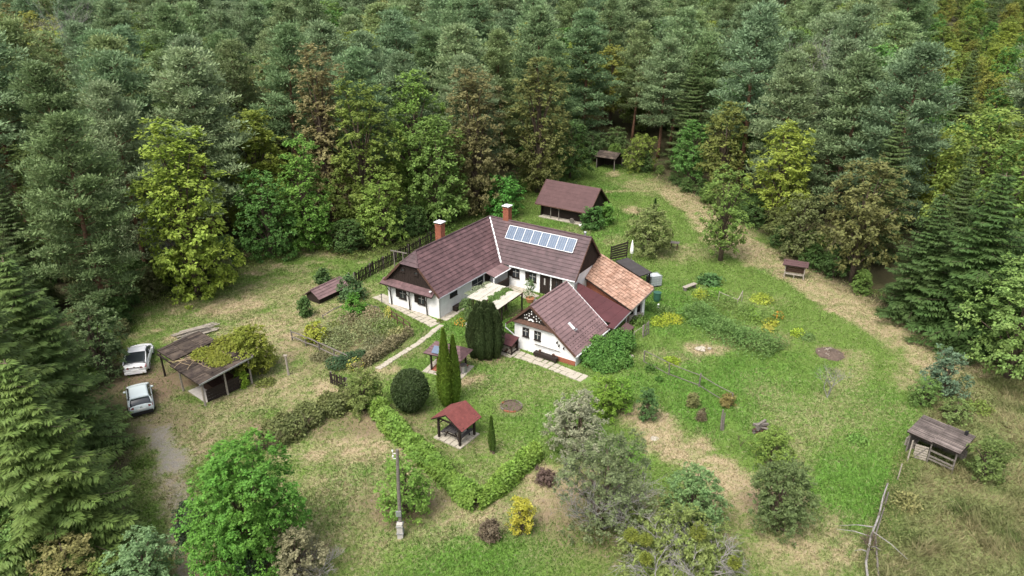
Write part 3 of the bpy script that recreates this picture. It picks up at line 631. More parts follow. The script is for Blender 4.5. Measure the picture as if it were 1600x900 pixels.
w = MB(); w.box(.56,LS-.5,-1.3,-1.24,-.05,2.6); w.build('front_wall', M['darkwood'], SH); w = MB(); w.box(.56,LS-.5,-2*WS+.7,-2*WS+.76,-.05,2.3); w.build('back_wall', M['darkwood'], SH)
c = MB(); c.box(.4,LS-.4,-1.2,-.3,-.05,.14); c.build('step', M['stone'], SH)
for x in (4.6, 5.8): c = MB(); c.box(x-.05,x+.05,-.45,-.35,.14,2.2); c.build('porch_post', M['greywood'], SH)
c = MB(); c.lathe([(.05,-.05),(.34,-.05),(.34,.05),(.05,.05)], 14); q = c.build('wheel', M['greywood'], SH); q.location = (2.6,-.25,.42); q.rotation_euler = (R(80),0,0)
c = MB(); c.beam((0,.02,zeS-.04),(LS,.02,zeS-.04), .04, .12); c.build('eaves_board', M['brownwood'], SH)
for x in (-.03, LS+.03):
    for sy in (0, -2*WS): c = MB(); c.beam((x,sy,zeS-.03),(x,-WS,zrS-.03), .05, .14); c.build('verge_board', M['brownwood'], SH)
window(SH, (5.2,-1.24,1.4), (0,1), .6, .6, 'none')

# small open shelter far back
t = thing('open_shelter', 'tumbledown brown-roofed open shelter under the far trees', 'shelter', (15.74, 115.55), R(-35))
roof_plane(t, 'roof', M['oldsheet'], (-1.9,-1.5,1.9), (1,0,0), (0,1.7,.75), [(0,0),(3.8,0),(3.8,1.86),(0,1.86)], .45, .6, lift=.03, jit=.02, seed=24)
roof_plane(t, 'roof', M['oldsheet'], (-1.9,1.9,1.9), (1,0,0), (0,-1.7,.75), [(0,0),(3.8,0),(3.8,1.86),(0,1.86)], .45, .6, lift=.03, jit=.02, seed=25)
for x in (-1.6, 1.6):
    for y in (-1.2, 1.5): c = MB(); c.tube([(x,y,-.1),(x,y,2.0)], .08, 6); c.build('post', M['greywood'], t)
w = MB(); w.box(-1.6,1.6,1.45,1.5,0,1.9); w.build('back_wall', M['darkwood'], t); w = MB(); w.box(-1.62,-1.56,-1.2,1.5,0,1.8); w.build('side_wall', M['darkwood'], t)

# ------------------------------------------------------------------ carport
CP = thing('carport', 'open carport with mossy brown sheet roof next to the parked cars', 'carport', (-22.83, 45.7), R(140.5))
# local x runs up-left along the front eave, local -y runs back to the right
roof_plane(CP, 'roof_sheet', M['oldsheet'], (-.2,.25,2.05), (1,0,0), (0,-4.5,.5), [(0,0),(4.4,0),(4.4,4.6),(0,4.6)], .3, 1.15, lift=.03, jit=.03, seed=26, stagger=False)
roof_plane(CP, 'roof_sheet', M['oldsheet'], (4.2,-.1,2.3), (1,0,0), (0,-3.6,.3), [(0,0),(2.6,0),(2.6,3.6),(0,3.6)], .3, 1.15, lift=.03, jit=.03, seed=27, stagger=False)
for i, (x, y) in enumerate(((.05,0),(.15,-1.9),(.2,-4.0),(3.3,0),(3.3,-4.0),(6.55,-.2),(6.5,-3.4))):
    c = MB(); c.tube([(x,y,-.1),(x+.03,y,1.1),(x,y+.02,2.05-.02*y)], [.085,.075,.07], 7); c.build('post', M['palewood'] if i in (0,1,2,3) else M['darkwood'], CP)
c = MB(); c.beam((-.22,.27,2.02),(-.22,-4.2,2.48), .06, .12); c.build('verge_board', M['zinc'], CP)
c = MB(); c.beam((0,0,1.98),(6.6,0,2.1), .1, .12); c.build('beam', M['darkwood'], CP)
for k in range(4): c = MB(); c.box(.2,.24,-3.9,-.3,.1+k*.26,.33+k*.26); c.build('side_board', M['darkwood'], CP)
w = MB(); w.box(.3,6.4,-4.05,-4.0,0,2.2); w.build('back_wall', M['darkwood'], CP)
c = MB(); c.slab([(.4,-.2,.0),(3.0,-.2,.0),(3.0,-3.2,.0),(.4,-3.2,.0)], (0,0,.05)); c.build('floor', M['concrete'], CP)
c = MB(); c.box(1.0,2.4,-3.2,-1.2,.05,.7); c.build('wood_bin', M['brownwood'], CP)

# ------------------------------------------------------------------ low tiled cellar roof
t = thing('cellar_roof', 'low tiled cellar roof standing among bushes behind the flower garden', 'cellar roof', (-18.36, 65.50), R(57))
tt_ = math.hypot(1.1, .75)
roof_plane(t, 'roof_tiles', M['metaltile_c'], (-2.0,-1.0,.55), (1,0,0), (0,1.1,.75), [(0,0),(4.1,0),(4.1,tt_),(0,tt_)], .3, .33, lift=.04, seed=28)
roof_plane(t, 'roof_tiles', M['metaltile_c'], (-2.0,1.2,.55), (1,0,0), (0,-1.1,.75), [(0,0),(4.1,0),(4.1,tt_),(0,tt_)], .3, .33, lift=.04, seed=29)
w = MB(); w.slab([(-1.8,-.75,-.1),(-1.8,.95,-.1),(-1.8,.95,.6),(-1.8,.1,1.2),(-1.8,-.75,.6)], (3.7,0,0)); w.build('wall', M['darkwood'], t)
c = MB(); c.tube([(-2.0,.1,1.32),(2.1,.1,1.32)], .08, 6); c.build('ridge_cap', M['metaltile_c'], t)

# ------------------------------------------------------------------ red gazebo
GZ = thing('picnic_gazebo', 'red shingled gazebo over a picnic table on the front lawn', 'gazebo', (-3.35, 40.21), R(55.1))
lg, wg, eg, rg = 2.2, 2.75, 1.55, 2.38; tg = math.hypot(wg/2, rg-eg)
roof_plane(GZ, 'roof_shingles', M['shingle'], (0,0,eg), (1,0,0), (0,wg/2,rg-eg), [(0,0),(lg,0),(lg,tg),(0,tg)], .2, .16, lift=.014, thick=.01, jit=.003, seed=30)
roof_plane(GZ, 'roof_shingles', M['shingle'], (0,wg,eg), (1,0,0), (0,-wg/2,rg-eg), [(0,0),(lg,0),(lg,tg),(0,tg)], .2, .16, lift=.014, thick=.01, jit=.003, seed=31)
for x in (.3, lg-.3):
    for y in (.45, wg-.45): c = MB(); c.box(x-.07,x+.07,y-.07,y+.07,.07,1.8); c.build('post', M['darkwood'], GZ)
    c = MB(); c.beam((x,.1,eg+.02),(x,wg/2,rg-.12), .08, .1); c.beam((x,wg-.1,eg+.02),(x,wg/2,rg-.12), .08, .1); c.beam((x,.35,1.63),(x,wg-.35,1.63), .08, .1); c.build('truss', M['darkwood'], GZ)
    for y, s_ in ((.45, 1), (wg-.45, -1)): c = MB(); c.beam((x,y,1.2),(x,y+s_*.42,1.6), .07); c.build('brace', M['darkwood'], GZ)
r = random.Random(5)
for i in range(4):
    for k in range(5):
        c = MB(); x, y = .02+i*.55, .2+k*.48; c.slab([(x+.03,y+.03,-.05),(x+.53,y+.02,-.05),(x+.52,y+.45,-.05),(x+.02,y+.46,-.05)], (0,0,.13+r.uniform(-.012,.012))); c.build('slab', M['stone'], GZ)
t = thing('picnic_table', 'dark grey picnic table with benches inside the red gazebo', 'table', (-3.35, 40.21, .08), R(55.1))
for k in range(4): c = MB(); c.box(.35,lg-.3,.95+k*.2,1.13+k*.2,.72,.77); c.build('top_board', M['darksheet'], t)
for y in (.5, 1.98):
    for k in range(2): c = MB(); c.box(.35,lg-.3,y+k*.13,y+.12+k*.13,.42,.46); c.build('bench_board', M['darksheet'], t)
for x in (.55, lg-.5): c = MB(); c.beam((x,1.1,.7),(x,.7,0), .07); c.beam((x,1.6,.7),(x,2.0,0), .07); c.beam((x,.5,.39),(x,2.2,.39), .06); c.build('trestle', M['darkwood'], t)

# barbecue hut with tiled roof
BB = thing('barbecue_hut', 'small tiled barbecue hut with brick floor behind the tall thujas', 'barbecue hut', (-5.15, 51.2), R(-24))
def hut_plane(O, ex, et, poly, sd): roof_plane(BB, 'roof_tiles', M['metaltile'], O, ex, et, poly, .26, .26, lift=.04, seed=sd)
a_, b2, h0, h1 = 1.7, 1.05, 1.6, 2.3; th = math.hypot(b2, h1-h0)
hut_plane((-a_,-b2,h0), (1,0,0), (0,b2,h1-h0), [(0,0),(2*a_,0),(2*a_-.6,th),(.6,th)], 32); hut_plane((-a_,b2,h0), (1,0,0), (0,-b2,h1-h0), [(0,0),(2*a_,0),(2*a_-.6,th),(.6,th)], 33)
for sx in (-1, 1): hut_plane((sx*a_,-b2,h0), (0,1,0), (-sx*.6,0,h1-h0), [(0,0),(2*b2,0),(b2,math.hypot(.6,h1-h0))], 34)
for x in (-1.2, 1.2):
    for y in (-.7, .7): c = MB(); c.box(x-.06,x+.06,y-.06,y+.06,0,1.65); c.build('post', M['darkwood'], BB)
c = MB(); c.slab([(-1.0,-.95,1.74),(-.1,-.95,1.74),(-.1,-.4,2.11),(-1.0,-.4,2.11)], (0,-.03,.045)); c.build('glass_panel', M['solar'], BB)
c = MB(); c.box(-1.0,.1,-.2,.6,0,.9); c.build('hearth', M['brick'], BB); c = MB(); c.box(-.75,-.15,-.215,-.2,.35,.75); c.build('fire_opening', M['black'], BB); c = MB(); c.box(-.7,-.2,.1,.5,.9,1.7); c.build('flue', M['darkwood'], BB)
for i in range(7):
    for k in range(5):
        edge = i in (0, 6) or k == 0; c = MB(); x, y = -1.75+i*.5, -1.3+k*.5; c.slab([(x+.02,y+.02,-.05),(x+.47,y+.02,-.05),(x+.47,y+.47,-.05),(x+.02,y+.47,-.05)], (0,0,.1)); c.build('slab', M['stone'] if edge else M['brick'], BB)
t = thing('kettle_barrel', 'grey metal barrel with open rim beside the barbecue hut', 'barrel', (-3.93, 50.60))
c = MB(); c.lathe([(.26,.05),(.28,.3),(.28,.7),(.25,.7),(.25,.35),(.02,.34)], 14); c.build('drum', M['zinc'], t); c = MB(); c.lathe([(.3,.68),(.3,.73),(.26,.73)], 14); c.build('rim', M['greywood'], t)
t = thing('blue_bucket', 'small blue-grey bucket by the barrel at the barbecue hut', 'bucket', (-4.27, 51.01))
c = MB(); c.lathe([(.12,.02),(.17,.4),(.16,.4),(.12,.05)], 12); c.build('pail', mat('blue_enamel', (.25,.36,.42), .4), t); c = MB(); c.tube([(-.17,0,.4),(-.1,0,.55),(.1,0,.55),(.17,0,.4)], .01, 4); c.build('handle', M['zinc'], t)

# ------------------------------------------------------------------ lone shed in the right meadow
MS = thing('meadow_shed', 'leaning open shed with grey corrugated roof in the right-hand meadow', 'shed', (26.55, 40.1), R(-51)); MS.scale = (.92, .92, .92)
roof_plane(MS, 'roof_sheet', M['greyroof'], (-.2,-.15,1.8), (1,0,0), (0,2.55,.38), [(0,0),(1.75,0),(1.75,2.55),(0,2.55)], 1.75, .13, lift=.03, thick=.012, jit=.012, seed=35, stagger=False)
roof_plane(MS, 'roof_sheet', M['greyroof'], (1.52,-.12,1.86), (1,0,0), (0,2.5,.38), [(0,0),(1.85,0),(1.85,2.5),(0,2.5)], 1.85, .13, lift=.03, thick=.012, jit=.012, seed=36, stagger=False)
for (x, y) in ((0,.1),(1.5,.08),(3.15,.1),(0,2.2),(3.15,2.2)): c = MB(); c.tube([(x,y,-.1),(x,y,1.8+.15*y)], .06, 6); c.build('post', M['greywood'], MS)
for z in (.35, .6, 1.05): c = MB(); c.beam((1.5,.05,z),(3.2,.05,z), .05, .12); c.build('rail', M['greywood'], MS)
for k in range(7): c = MB(); c.box(0.1,3.1,2.2,2.24,.05+k*.28,.3+k*.28); c.build('back_board', M['greywood'], MS)
for k in range(7): c = MB(); c.box(-.02,.02,.2,2.1,.05+k*.26,.28+k*.26); c.build('side_board', M['greywood'], MS)
dg = MB()
for k in range(6): MBk = MB(); MBk.beam((.62,-.28,.15+k*.2),(1.42,.0,.15+k*.2), .03, .15); MBk.build('gate_slat', M['palewood'], MS)
c = MB(); c.beam((.7,-.27,.1),(1.35,-.03,1.2), .04, .08); c.build('gate_brace', M['greywood'], MS)
c = MB(); c.box(2.75,2.95,1.95,2.15,2.12,2.5); c.build('flue', M['black'], MS)
r = random.Random(8); t = thing('log_stack', 'short stack of split logs at the end of the meadow shed', 'logs', (27.32, 40.80), R(-51))
for j in range(4):
    for k in range(4): c = MB(); c.tube([(k*.17-.3,-.3,.1+j*.16),(k*.17-.3+r.uniform(-.03,.03),.3,.1+j*.16)], r.uniform(.07,.085), 6); c.build('log', M['palewood'] if r.random() < .5 else M['greywood'], t)

# ------------------------------------------------------------------ fences
def picket_fence(name, label, pts, h, spacing, material, pw=.1, rails=(.35,.8), seed=1, lean=.05, group=None):
    t = thing(name, label, 'fence', (*pts[0], 0), 0, group); o0 = Vector((*pts[0], 0)); r = random.Random(seed)
    unit = MB(); unit.box(-pw/2,pw/2,-.015,.015,0,1); pm = unit.mesh('picket', M[material])
    for a, b_ in zip(pts[:-1], pts[1:]):
        a = Vector((*a, 0))-o0; b_ = Vector((*b_, 0))-o0; d = b_-a; n_ = max(2, int(d.length/spacing)); rz = math.atan2(d.y, d.x)
        for i in range(n_+1):
            o = link('picket', pm, t, a+d*(i/n_)); o.rotation_euler = (r.uniform(-lean,lean), r.uniform(-lean,lean), rz); o.scale = (1,1,h*r.uniform(.88,1.08))
        for z in rails: c = MB(); c.beam(a+Vector((0,0,h*z))+Vector((-d.y,d.x,0)).normalized()*.04, b_+Vector((0,0,h*z))+Vector((-d.y,d.x,0)).normalized()*.04, .05, .08); c.build('rail', M[material], t)
        m_ = max(1, round(d.length/2.4))
        for i in range(m_+1): c = MB(); p = a+d*(i/m_)+Vector((-d.y,d.x,0)).normalized()*.1; c.box(p.x-.06,p.x+.06,p.y-.06,p.y+.06,-.1,h*.98); c.build('post', M['greywood'], t)
    return t
picket_fence('picket_fence', 'dark plank fence running behind the farmhouse', [(-16.05, 68.03), (-14.92, 70.55), (-11.60, 76.29), (-8.50, 82.20)], 1.45, .24, 'darkwood', .15)
picket_fence('picket_gate', 'short dark picket gate beside the trimmed ivy hedge', [(-14.25, 48.93), (-12.85, 47.99)], 1.05, .19, 'darkwood', .11, seed=3)
picket_fence('picket_fence', 'little weathered picket run between cellar roof and plank fence', [(-17.36, 67.06), (-16.81, 68.85)], 1.1, .3, 'darkwood', .12, seed=4)
def rail_fence(name, label, pts, h, rails, material='greywood', rad=.035, seed=1, step=2.2, sag=.05, wob=.06):
    t = thing(name, label, 'fence', (*pts[0], 0)); o0 = Vector((*pts[0], 0)); r = random.Random(seed)
    for a, b_ in zip(pts[:-1], pts[1:]):
        a = Vector((*a, 0))-o0; b_ = Vector((*b_, 0))-o0; d = b_-a; n_ = max(1, round(d.length/step))
        for i in range(n_+1):
            p = a+d*(i/n_); c = MB(); c.tube([p-Vector((0,0,.1)), p+Vector((r.uniform(-wob,wob),r.uniform(-wob,wob),h*r.uniform(.95,1.1)))], [.06,.05], 6); c.build('post', M[material], t)
        for z in rails:
            P = [a+d*(i/n_/2)+Vector((0,0,h*z+r.uniform(-sag,sag))) for i in range(2*n_+1)]; c = MB(); c.tube(P, rad, 5); c.build('rail', M[material], t)
    return t
rail_fence('rail_fence', 'dark rail fence along the left edge of the flower garden', [(-19.25, 56.07), (-16.33, 53.99), (-13.44, 51.83)], .95, (.95,.4), 'greywood', .06)
rail_fence('rail_fence', 'brown rail fence at the upper right corner of the flower garden', [(-11.16, 60.08), (-9.11, 57.52)], 1.0, (.95,.5), 'brownwood', .05, seed=2, step=1.2)
rail_fence('rail_fence', 'low grey rail at the back of the flower garden', [(-17.58, 60.35), (-16.26, 62.55)], .4, (.9,), 'greywood', .05, seed=3)
rail_fence('rail_fence', 'short dark rail beside bright green bush at garden back', [(-14.04, 62.84), (-12.65, 61.85)], .45, (.9,), 'darksheet', .05, seed=13)
rail_fence('wire_fence', 'grey pole fence crossing the lawn right of the cottage', [(10.93, 52.25), (12.59, 50.20), (14.59, 48.46), (16.35, 45.76)], 1.1, (.95,.08), 'greywood', .035, seed=4, step=2.6)
rail_fence('garden_gate', 'narrow weathered gate frame by the ivy-covered cottage corner', [(11.60, 56.66), (12.16, 57.27)], 1.2, (.95,.5,.1), 'greywood', .03, seed=5, step=.5)
rail_fence('rail_fence', 'thin pale rail between cottage ivy and garden gate', [(10.66, 56.07), (11.63, 57.15)], .9, (.9,), 'palewood', .025, seed=6)
# bean frame of bare poles in the vegetable patch
t = thing('bean_frame', 'pale crossed poles standing over the vegetable bed', 'frame', (21.33, 63.56))
for (x0,y0,z0,x1,y1,z1) in ((-1.2,.4,1.1,.5,-.2,.55),(.5,-.2,.0,.5,-.2,.7),(.5,-.2,.5,1.1,.5,1.2),(1.1,.5,0,1.1,.5,1.2),(-1.2,.4,0,-1.2,.4,1.15)): c = MB(); c.tube([(x0,y0,z0),(x1,y1,z1)], .035, 5); c.build('pole', M['palewood'], t)

def post_thing(name, label, p, h, rad, material, lean=(0,0), knob=None, cat='post'):
    t = thing(name, label, cat, p); c = MB(); c.tube([(0,0,-.1),(lean[0]*.5,lean[1]*.5,h*.5),(lean[0],lean[1],h)], [rad*1.15,rad,rad*.9], 8); c.build('shaft', M[material], t)
    if knob: c = MB(); c.box(lean[0]-knob,lean[0]+knob,lean[1]-knob*.6,lean[1]+knob*.6,h,h+.09); c.build('top', M[material], t)
    return t
post_thing('wooden_post', 'lone pale post on dry grass near the flower garden', (-17.93, 50.20), 1.75, .09, 'palewood', (-.05,0), .14)
# split log post with two prongs
t = thing('split_post', 'grey forked stump post on the lawn below the pole fence', 'post', (14.81, 42.66))
c = MB(); c.tube([(0,0,-.1),(-.06,0,.9),(-.05,.03,1.7)], [.1,.085,.05], 6); c.build('shaft', M['greywood'], t); c = MB(); c.tube([(.12,0,-.1),(.08,.02,.8),(.1,.0,1.45)], [.08,.07,.04], 6); c.build('shaft', M['greywood'], t)
# utility pole
t = thing('utility_pole', 'tall wooden utility pole on a concrete foot in front lawn', 'pole', (-6.40, 32.12))
c = MB(); c.box(-.16,.16,-.12,.12,-.1,1.05); c.build('concrete_foot', M['concrete'], t)
c = MB(); c.tube([(0,.2,.15),(.06,.2,3.2),(.16,.2,6.0)], [.115,.10,.085], 8); c.build('shaft', M['greywood'], t)
for z in (.35, .85): c = MB(); c.box(-.2,.2,-.16,.36,z,z+.05); c.build('strap', M['zinc'], t)
c = MB(); c.box(-.17,.13,.02,.12,1.5,1.85); c.build('meter_box', M['zinc'], t)
for z in (5.4, 5.75):
    c = MB(); c.tube([(.15,.2,z),(-.1,.2,z),(-.1,.2,z+.12)], .018, 5); c.lathe([(.03,.1),(.05,.12),(.05,.2),(.02,.24)], 8, (-.1,.2,z)); c.build('insulator', M['whitemetal'], t)
# posts of the right-hand field boundary
for i, (p, h_, lab) in enumerate((((24.62, 37.22), 1.25, 'thin white post standing between meadow and lawn'), ((26.14, 39.05), 1.7, 'pale split post nearest the meadow shed'), ((22.67, 34.82), 1.0, 'small dark post by the tip of the fallen tree'))):
    post_thing('boundary_post', lab, p, h_, .05 if i else .04, 'palewood' if i < 2 else 'greywood', (.04,.02))

# ------------------------------------------------------------------ furniture, tanks and small things
t = thing('water_tank', 'white cubic water tank in a metal cage behind the barn', 'tank', (14.54, 68.03), R(20))
c = MB(); c.box(-.6,.6,-.5,.5,.14,1.16); c.build('bladder', M['tank'], t); c = MB(); c.box(-.62,.62,-.52,.52,0,.12); c.build('pallet', M['black'], t)
for z in (.2,.45,.7,.95,1.2):
    c = MB()
    for a, b_ in (((-.63,-.53),(.63,-.53)),((.63,-.53),(.63,.53)),((.63,.53),(-.63,.53)),((-.63,.53),(-.63,-.53))): c.beam((*a,z),(*b_,z), .025)
    c.build('cage_ring', M['zinc'], t)
for k in range(5):
    for (x, y) in ((-.62+k*.31,-.52),(-.62+k*.31,.52)): c = MB(); c.box(x-.012,x+.012,y-.012,y+.012,.1,1.22); c.build('cage_bar', M['zinc'], t)
for k in range(1, 4):
    for x in (-.62,.62): c = MB(); c.box(x-.012,x+.012,-.52+k*.26-.012,-.52+k*.26+.012,.1,1.22); c.build('cage_bar', M['zinc'], t)
c = MB(); c.lathe([(.2,1.16),(.2,1.24),(.05,1.25)], 12); c.build('lid', M['fabricwhite'], t)
t = thing('rain_barrel', 'dark green rain barrel at the end of the barn', 'barrel', (14.19, 64.29))
c = MB(); c.lathe([(.3,0),(.36,.2),(.38,.9),(.34,.9),(.33,.4),(.02,.38)], 16); c.build('drum', M['greenplastic'], t); c = MB(); c.lathe([(.4,.86),(.4,.92),(.35,.92)], 16); c.build('rim', M['greenplastic'], t)
t = thing('parasol', 'closed white parasol standing on the back lawn', 'parasol', (13.19, 74.35))
c = MB(); c.tube([(0,0,0),(0,0,2.5)], .03, 6); c.build('pole', M['greywood'], t); c = MB(); c.lathe([(.05,1.0),(.2,1.1),(.19,1.5),(.13,2.1),(.05,2.5),(.01,2.65)], 9); c.build('canopy', M['fabricwhite'], t, True); c = MB(); c.box(-.35,.35,-.35,.35,0,.1); c.build('base', M['stone'], t)
def picnic(name, label, p, rz, L=1.5, material='greywood'):
    t = thing(name, label, 'table', p, rz)
    for k in range(3): c = MB(); c.box(-L/2,L/2,-.36+k*.25,-.13+k*.25,.7,.75); c.build('top_board', M[material], t)
    for x in (-L/2+.2, L/2-.2):
        for s_ in (-1, 1): c = MB(); c.beam((x,s_*.15,.7),(x,s_*.4,0), .07); c.build('leg', M['brownwood'], t)
    return t
picnic('garden_table', 'small weathered table beside the apple tree on back lawn', (18.84, 78.73), R(-20), 1.1)
t = thing('plank_bench', 'pale plank bench at the edge of the vegetable bed', 'bench', (18.01, 67.06), R(38))
for k in range(3): c = MB(); c.box(-.9,.9,-.24+k*.16,-.1+k*.16,.42,.47); c.build('plank', M['palewood'], t)
for x in (-.7,.7): c = MB(); c.box(x-.05,x+.05,-.2,.2,0,.42); c.build('leg', M['greywood'], t)
# roofed bench
t = thing('roofed_bench', 'roofed wooden bench on the dry strip at the forest edge', 'bench', (29.66, 70.03), R(-24))
for k in range(3): c = MB(); c.box(-.95,.95,-.3+k*.17,-.15+k*.17,.42,.46); c.build('seat_plank', M['palewood'], t)
for x in (-.95, 0, .95): c = MB(); c.box(x-.04,x+.04,-.3,-.22,0,.42); c.build('leg', M['palewood'], t)
for x in (-.95,.95):
    for y in (-.28,.3): c = MB(); c.box(x-.045,x+.045,y-.045,y+.045,0,1.75 if y > 0 else 1.55); c.build('post', M['palewood'] if y < 0 else M['brownwood'], t)
for k in range(5): c = MB(); c.box(-.95,.95,.27,.31,.5+k*.2,.68+k*.2); c.build('back_board', M['brownwood'], t)
roof_plane(t, 'roof', M['shed_sheet'], (-1.25,-.55,1.52), (1,0,0), (0,1.15,.22), [(0,0),(2.5,0),(2.5,1.17),(0,1.17)], .5, .4, lift=.015, seed=40)
# log pile behind the carport: each pole its own piece
t = thing('pole_pile', 'heap of long debarked poles lying behind the carport', 'logs', (-28.31, 57.40), R(38)); r = random.Random(12)
for i in range(22):
    y = r.uniform(-.8,.8); z = .08+max(0,.45-abs(y)*.5)*r.random(); a = r.uniform(-.12,.12); L = r.uniform(2.2,3.6); x = r.uniform(-.5,.5)
    c = MB(); c.tube([(x-L/2,y-a*L/2,z),(x+L/2,y+a*L/2,z+r.uniform(-.03,.15))], [r.uniform(.05,.08),r.uniform(.03,.06)], 6); c.build('pole', M['palewood'] if r.random() < .75 else M['greywood'], t)
# fire ring
t = thing('fire_ring', 'round sunken fire ring edged with red bricks on the lawn', 'fire ring', (-0.05, 45.67)); r = random.Random(3)
c = MB(); c.lathe([(.7,.02),(.55,.05),(.3,.035),(.02,.03)], 20); c.build('ash_bed', M['soil'], t)
for i in range(20):
    a = 2*PI*i/20; c = MB(); p = Vector((.78*math.cos(a),.78*math.sin(a),.03)); d = Vector((-math.sin(a),math.cos(a),0)); c.beam(p-d*.1, p+d*.1, .1, .12+r.uniform(-.03,.03)); c.build('brick', M['brick'] if r.random() < .45 else (M['greywood'] if r.random() < .5 else M['soil']), t)
# compost heap
t = thing('compost_heap', 'dark round compost heap with pale cuttings on the right lawn', 'heap', (26.87, 53.66)); r = random.Random(6)
c = MB(); c.lathe([(1.15,.0),(.95,.12),(.6,.22),(.2,.3),(.02,.31)], 22); o = c.build('mound', M['soil'], t)
for v in o.data.vertices: v.co += Vector((r.uniform(-.1,.1),r.uniform(-.1,.1),r.uniform(-.04,.05)))
for i in range(26):
    a = r.uniform(0,6.28); q = r.uniform(0,.8); c = MB(); p = Vector((q*math.cos(a)-.1,q*math.sin(a)+.2,.28-.18*q)); c.beam(p, p+Vector((r.uniform(-.3,.3),r.uniform(-.3,.3),.05)), .035); c.build('cutting', M['palewood'], t)
# stones in the bare patch
r = random.Random(9)
t = thing('stone_heap', 'few pale stones lying in the bare patch of lawn', 'stones', (16.44, 54.44))
def pebble(rad, sd):
    rr = random.Random(sd); c = MB(); c.lathe([(rad*.7,0),(rad,rad*.3),(rad*.75,rad*.65),(rad*.1,rad*.75)], 7); c.v = [(x+rr.uniform(-.2,.2)*rad,y+rr.uniform(-.2,.2)*rad,z+rr.uniform(-.08,.1)*rad) for x,y,z in c.v]; return c
for i in range(9): o = pebble(r.uniform(.12,.26), i).build('stone', M['stone'], t); o.location = (r.uniform(-.55,.55), r.uniform(-.35,.35), 0)
for p, lab in (((10.03, 53.33),'flat pale stepping stone beside the ivy bush'),((9.70, 52.57),'smaller stepping stone below the ivy bush'),((9.88, 41.68),'white rock lying on the dry strip')):
    o = pebble(.3, sum(map(ord, lab)) % 97).build('stone', M['stone']); o.location = (*p, -.06); o.scale.z = .5; tag(o, lab, 'stone')
# wood stack and crate beside the bush
t = thing('brush_pile', 'grey pile of old boards and cut wood beside a bush', 'wood pile', (17.39, 42.35)); r = random.Random(10)
for i in range(16): z = .05+i*.05; c = MB(); a = r.uniform(-.6,.9); c.beam((-.5*math.cos(a),-.5*math.sin(a),z),(.55*math.cos(a),.55*math.sin(a),z+r.uniform(0,.1)), .18, .05); c.build('board', M['greywood'] if r.random() < .7 else M['brownwood'], t)
t = thing('potted_shrub', 'leafy shrub in a clay pot in the courtyard', 'pot plant', (1.75, 64.00))
c = MB(); c.lathe([(.28,0),(.42,.4),(.46,.45),(.4,.45),(.38,.38),(.02,.37)], 14); c.build('pot', M['clay'], t)
POTTED = t
t = thing('bench_box', 'low dark planter box against the courtyard wall', 'planter', (-6.74, 60.34), R(57))
c = MB(); c.box(1.9,3.9,-.55,-.08,.1,.55); c.build('box', M['darkwood'], t)
for x in (2.1,3.7): c = MB(); c.box(x-.05,x+.05,-.5,-.15,0,.1); c.build('foot', M['darkwood'], t)
t = thing('cat_statue', 'small white figure beside the rain barrel', 'statue', (13.97, 62.41))
c = MB(); c.lathe([(.14,0),(.17,.15),(.1,.36),(.12,.45),(.08,.55),(.02,.58)], 10); c.build('body', M['fabricwhite'], t, True); c = MB(); c.tube([(.1,0,.05),(.3,.05,.04),(.35,.2,.05)], [.05,.045,.02], 6); c.build('tail', M['fabricwhite'], t, True)
t = thing('white_bowl', 'white basin lying by the shed bushes', 'basin', (8.71, 86.42)); c = MB(); c.lathe([(.16,0),(.3,.22),(.27,.22),(.14,.05)], 14); c.build('bowl', M['fabricwhite'], t, True); c = MB(); c.lathe([(.3,.2),(.33,.23),(.28,.24)], 14); c.build('rim', M['fabricwhite'], t)
t = thing('drying_frame', 'bare timber frame behind the farmhouse fence', 'frame', (-12.76, 72.87), R(-20))
for x in (0, 1.1): c = MB(); c.box(x-.05,x+.05,-.05,.05,-.05,1.9); c.build('post', M['greywood'], t)
c = MB(); c.beam((-.4,0,1.95),(1.6,0,1.85), .09, .12); c.build('crossbar', M['greywood'], t)
post_thing('garden_lamp', 'short dark lamp post on the paving by the farmhouse corner', (-12.65, 63.70), .95, .035, 'darksheet', (0,0), .07, 'lamp')

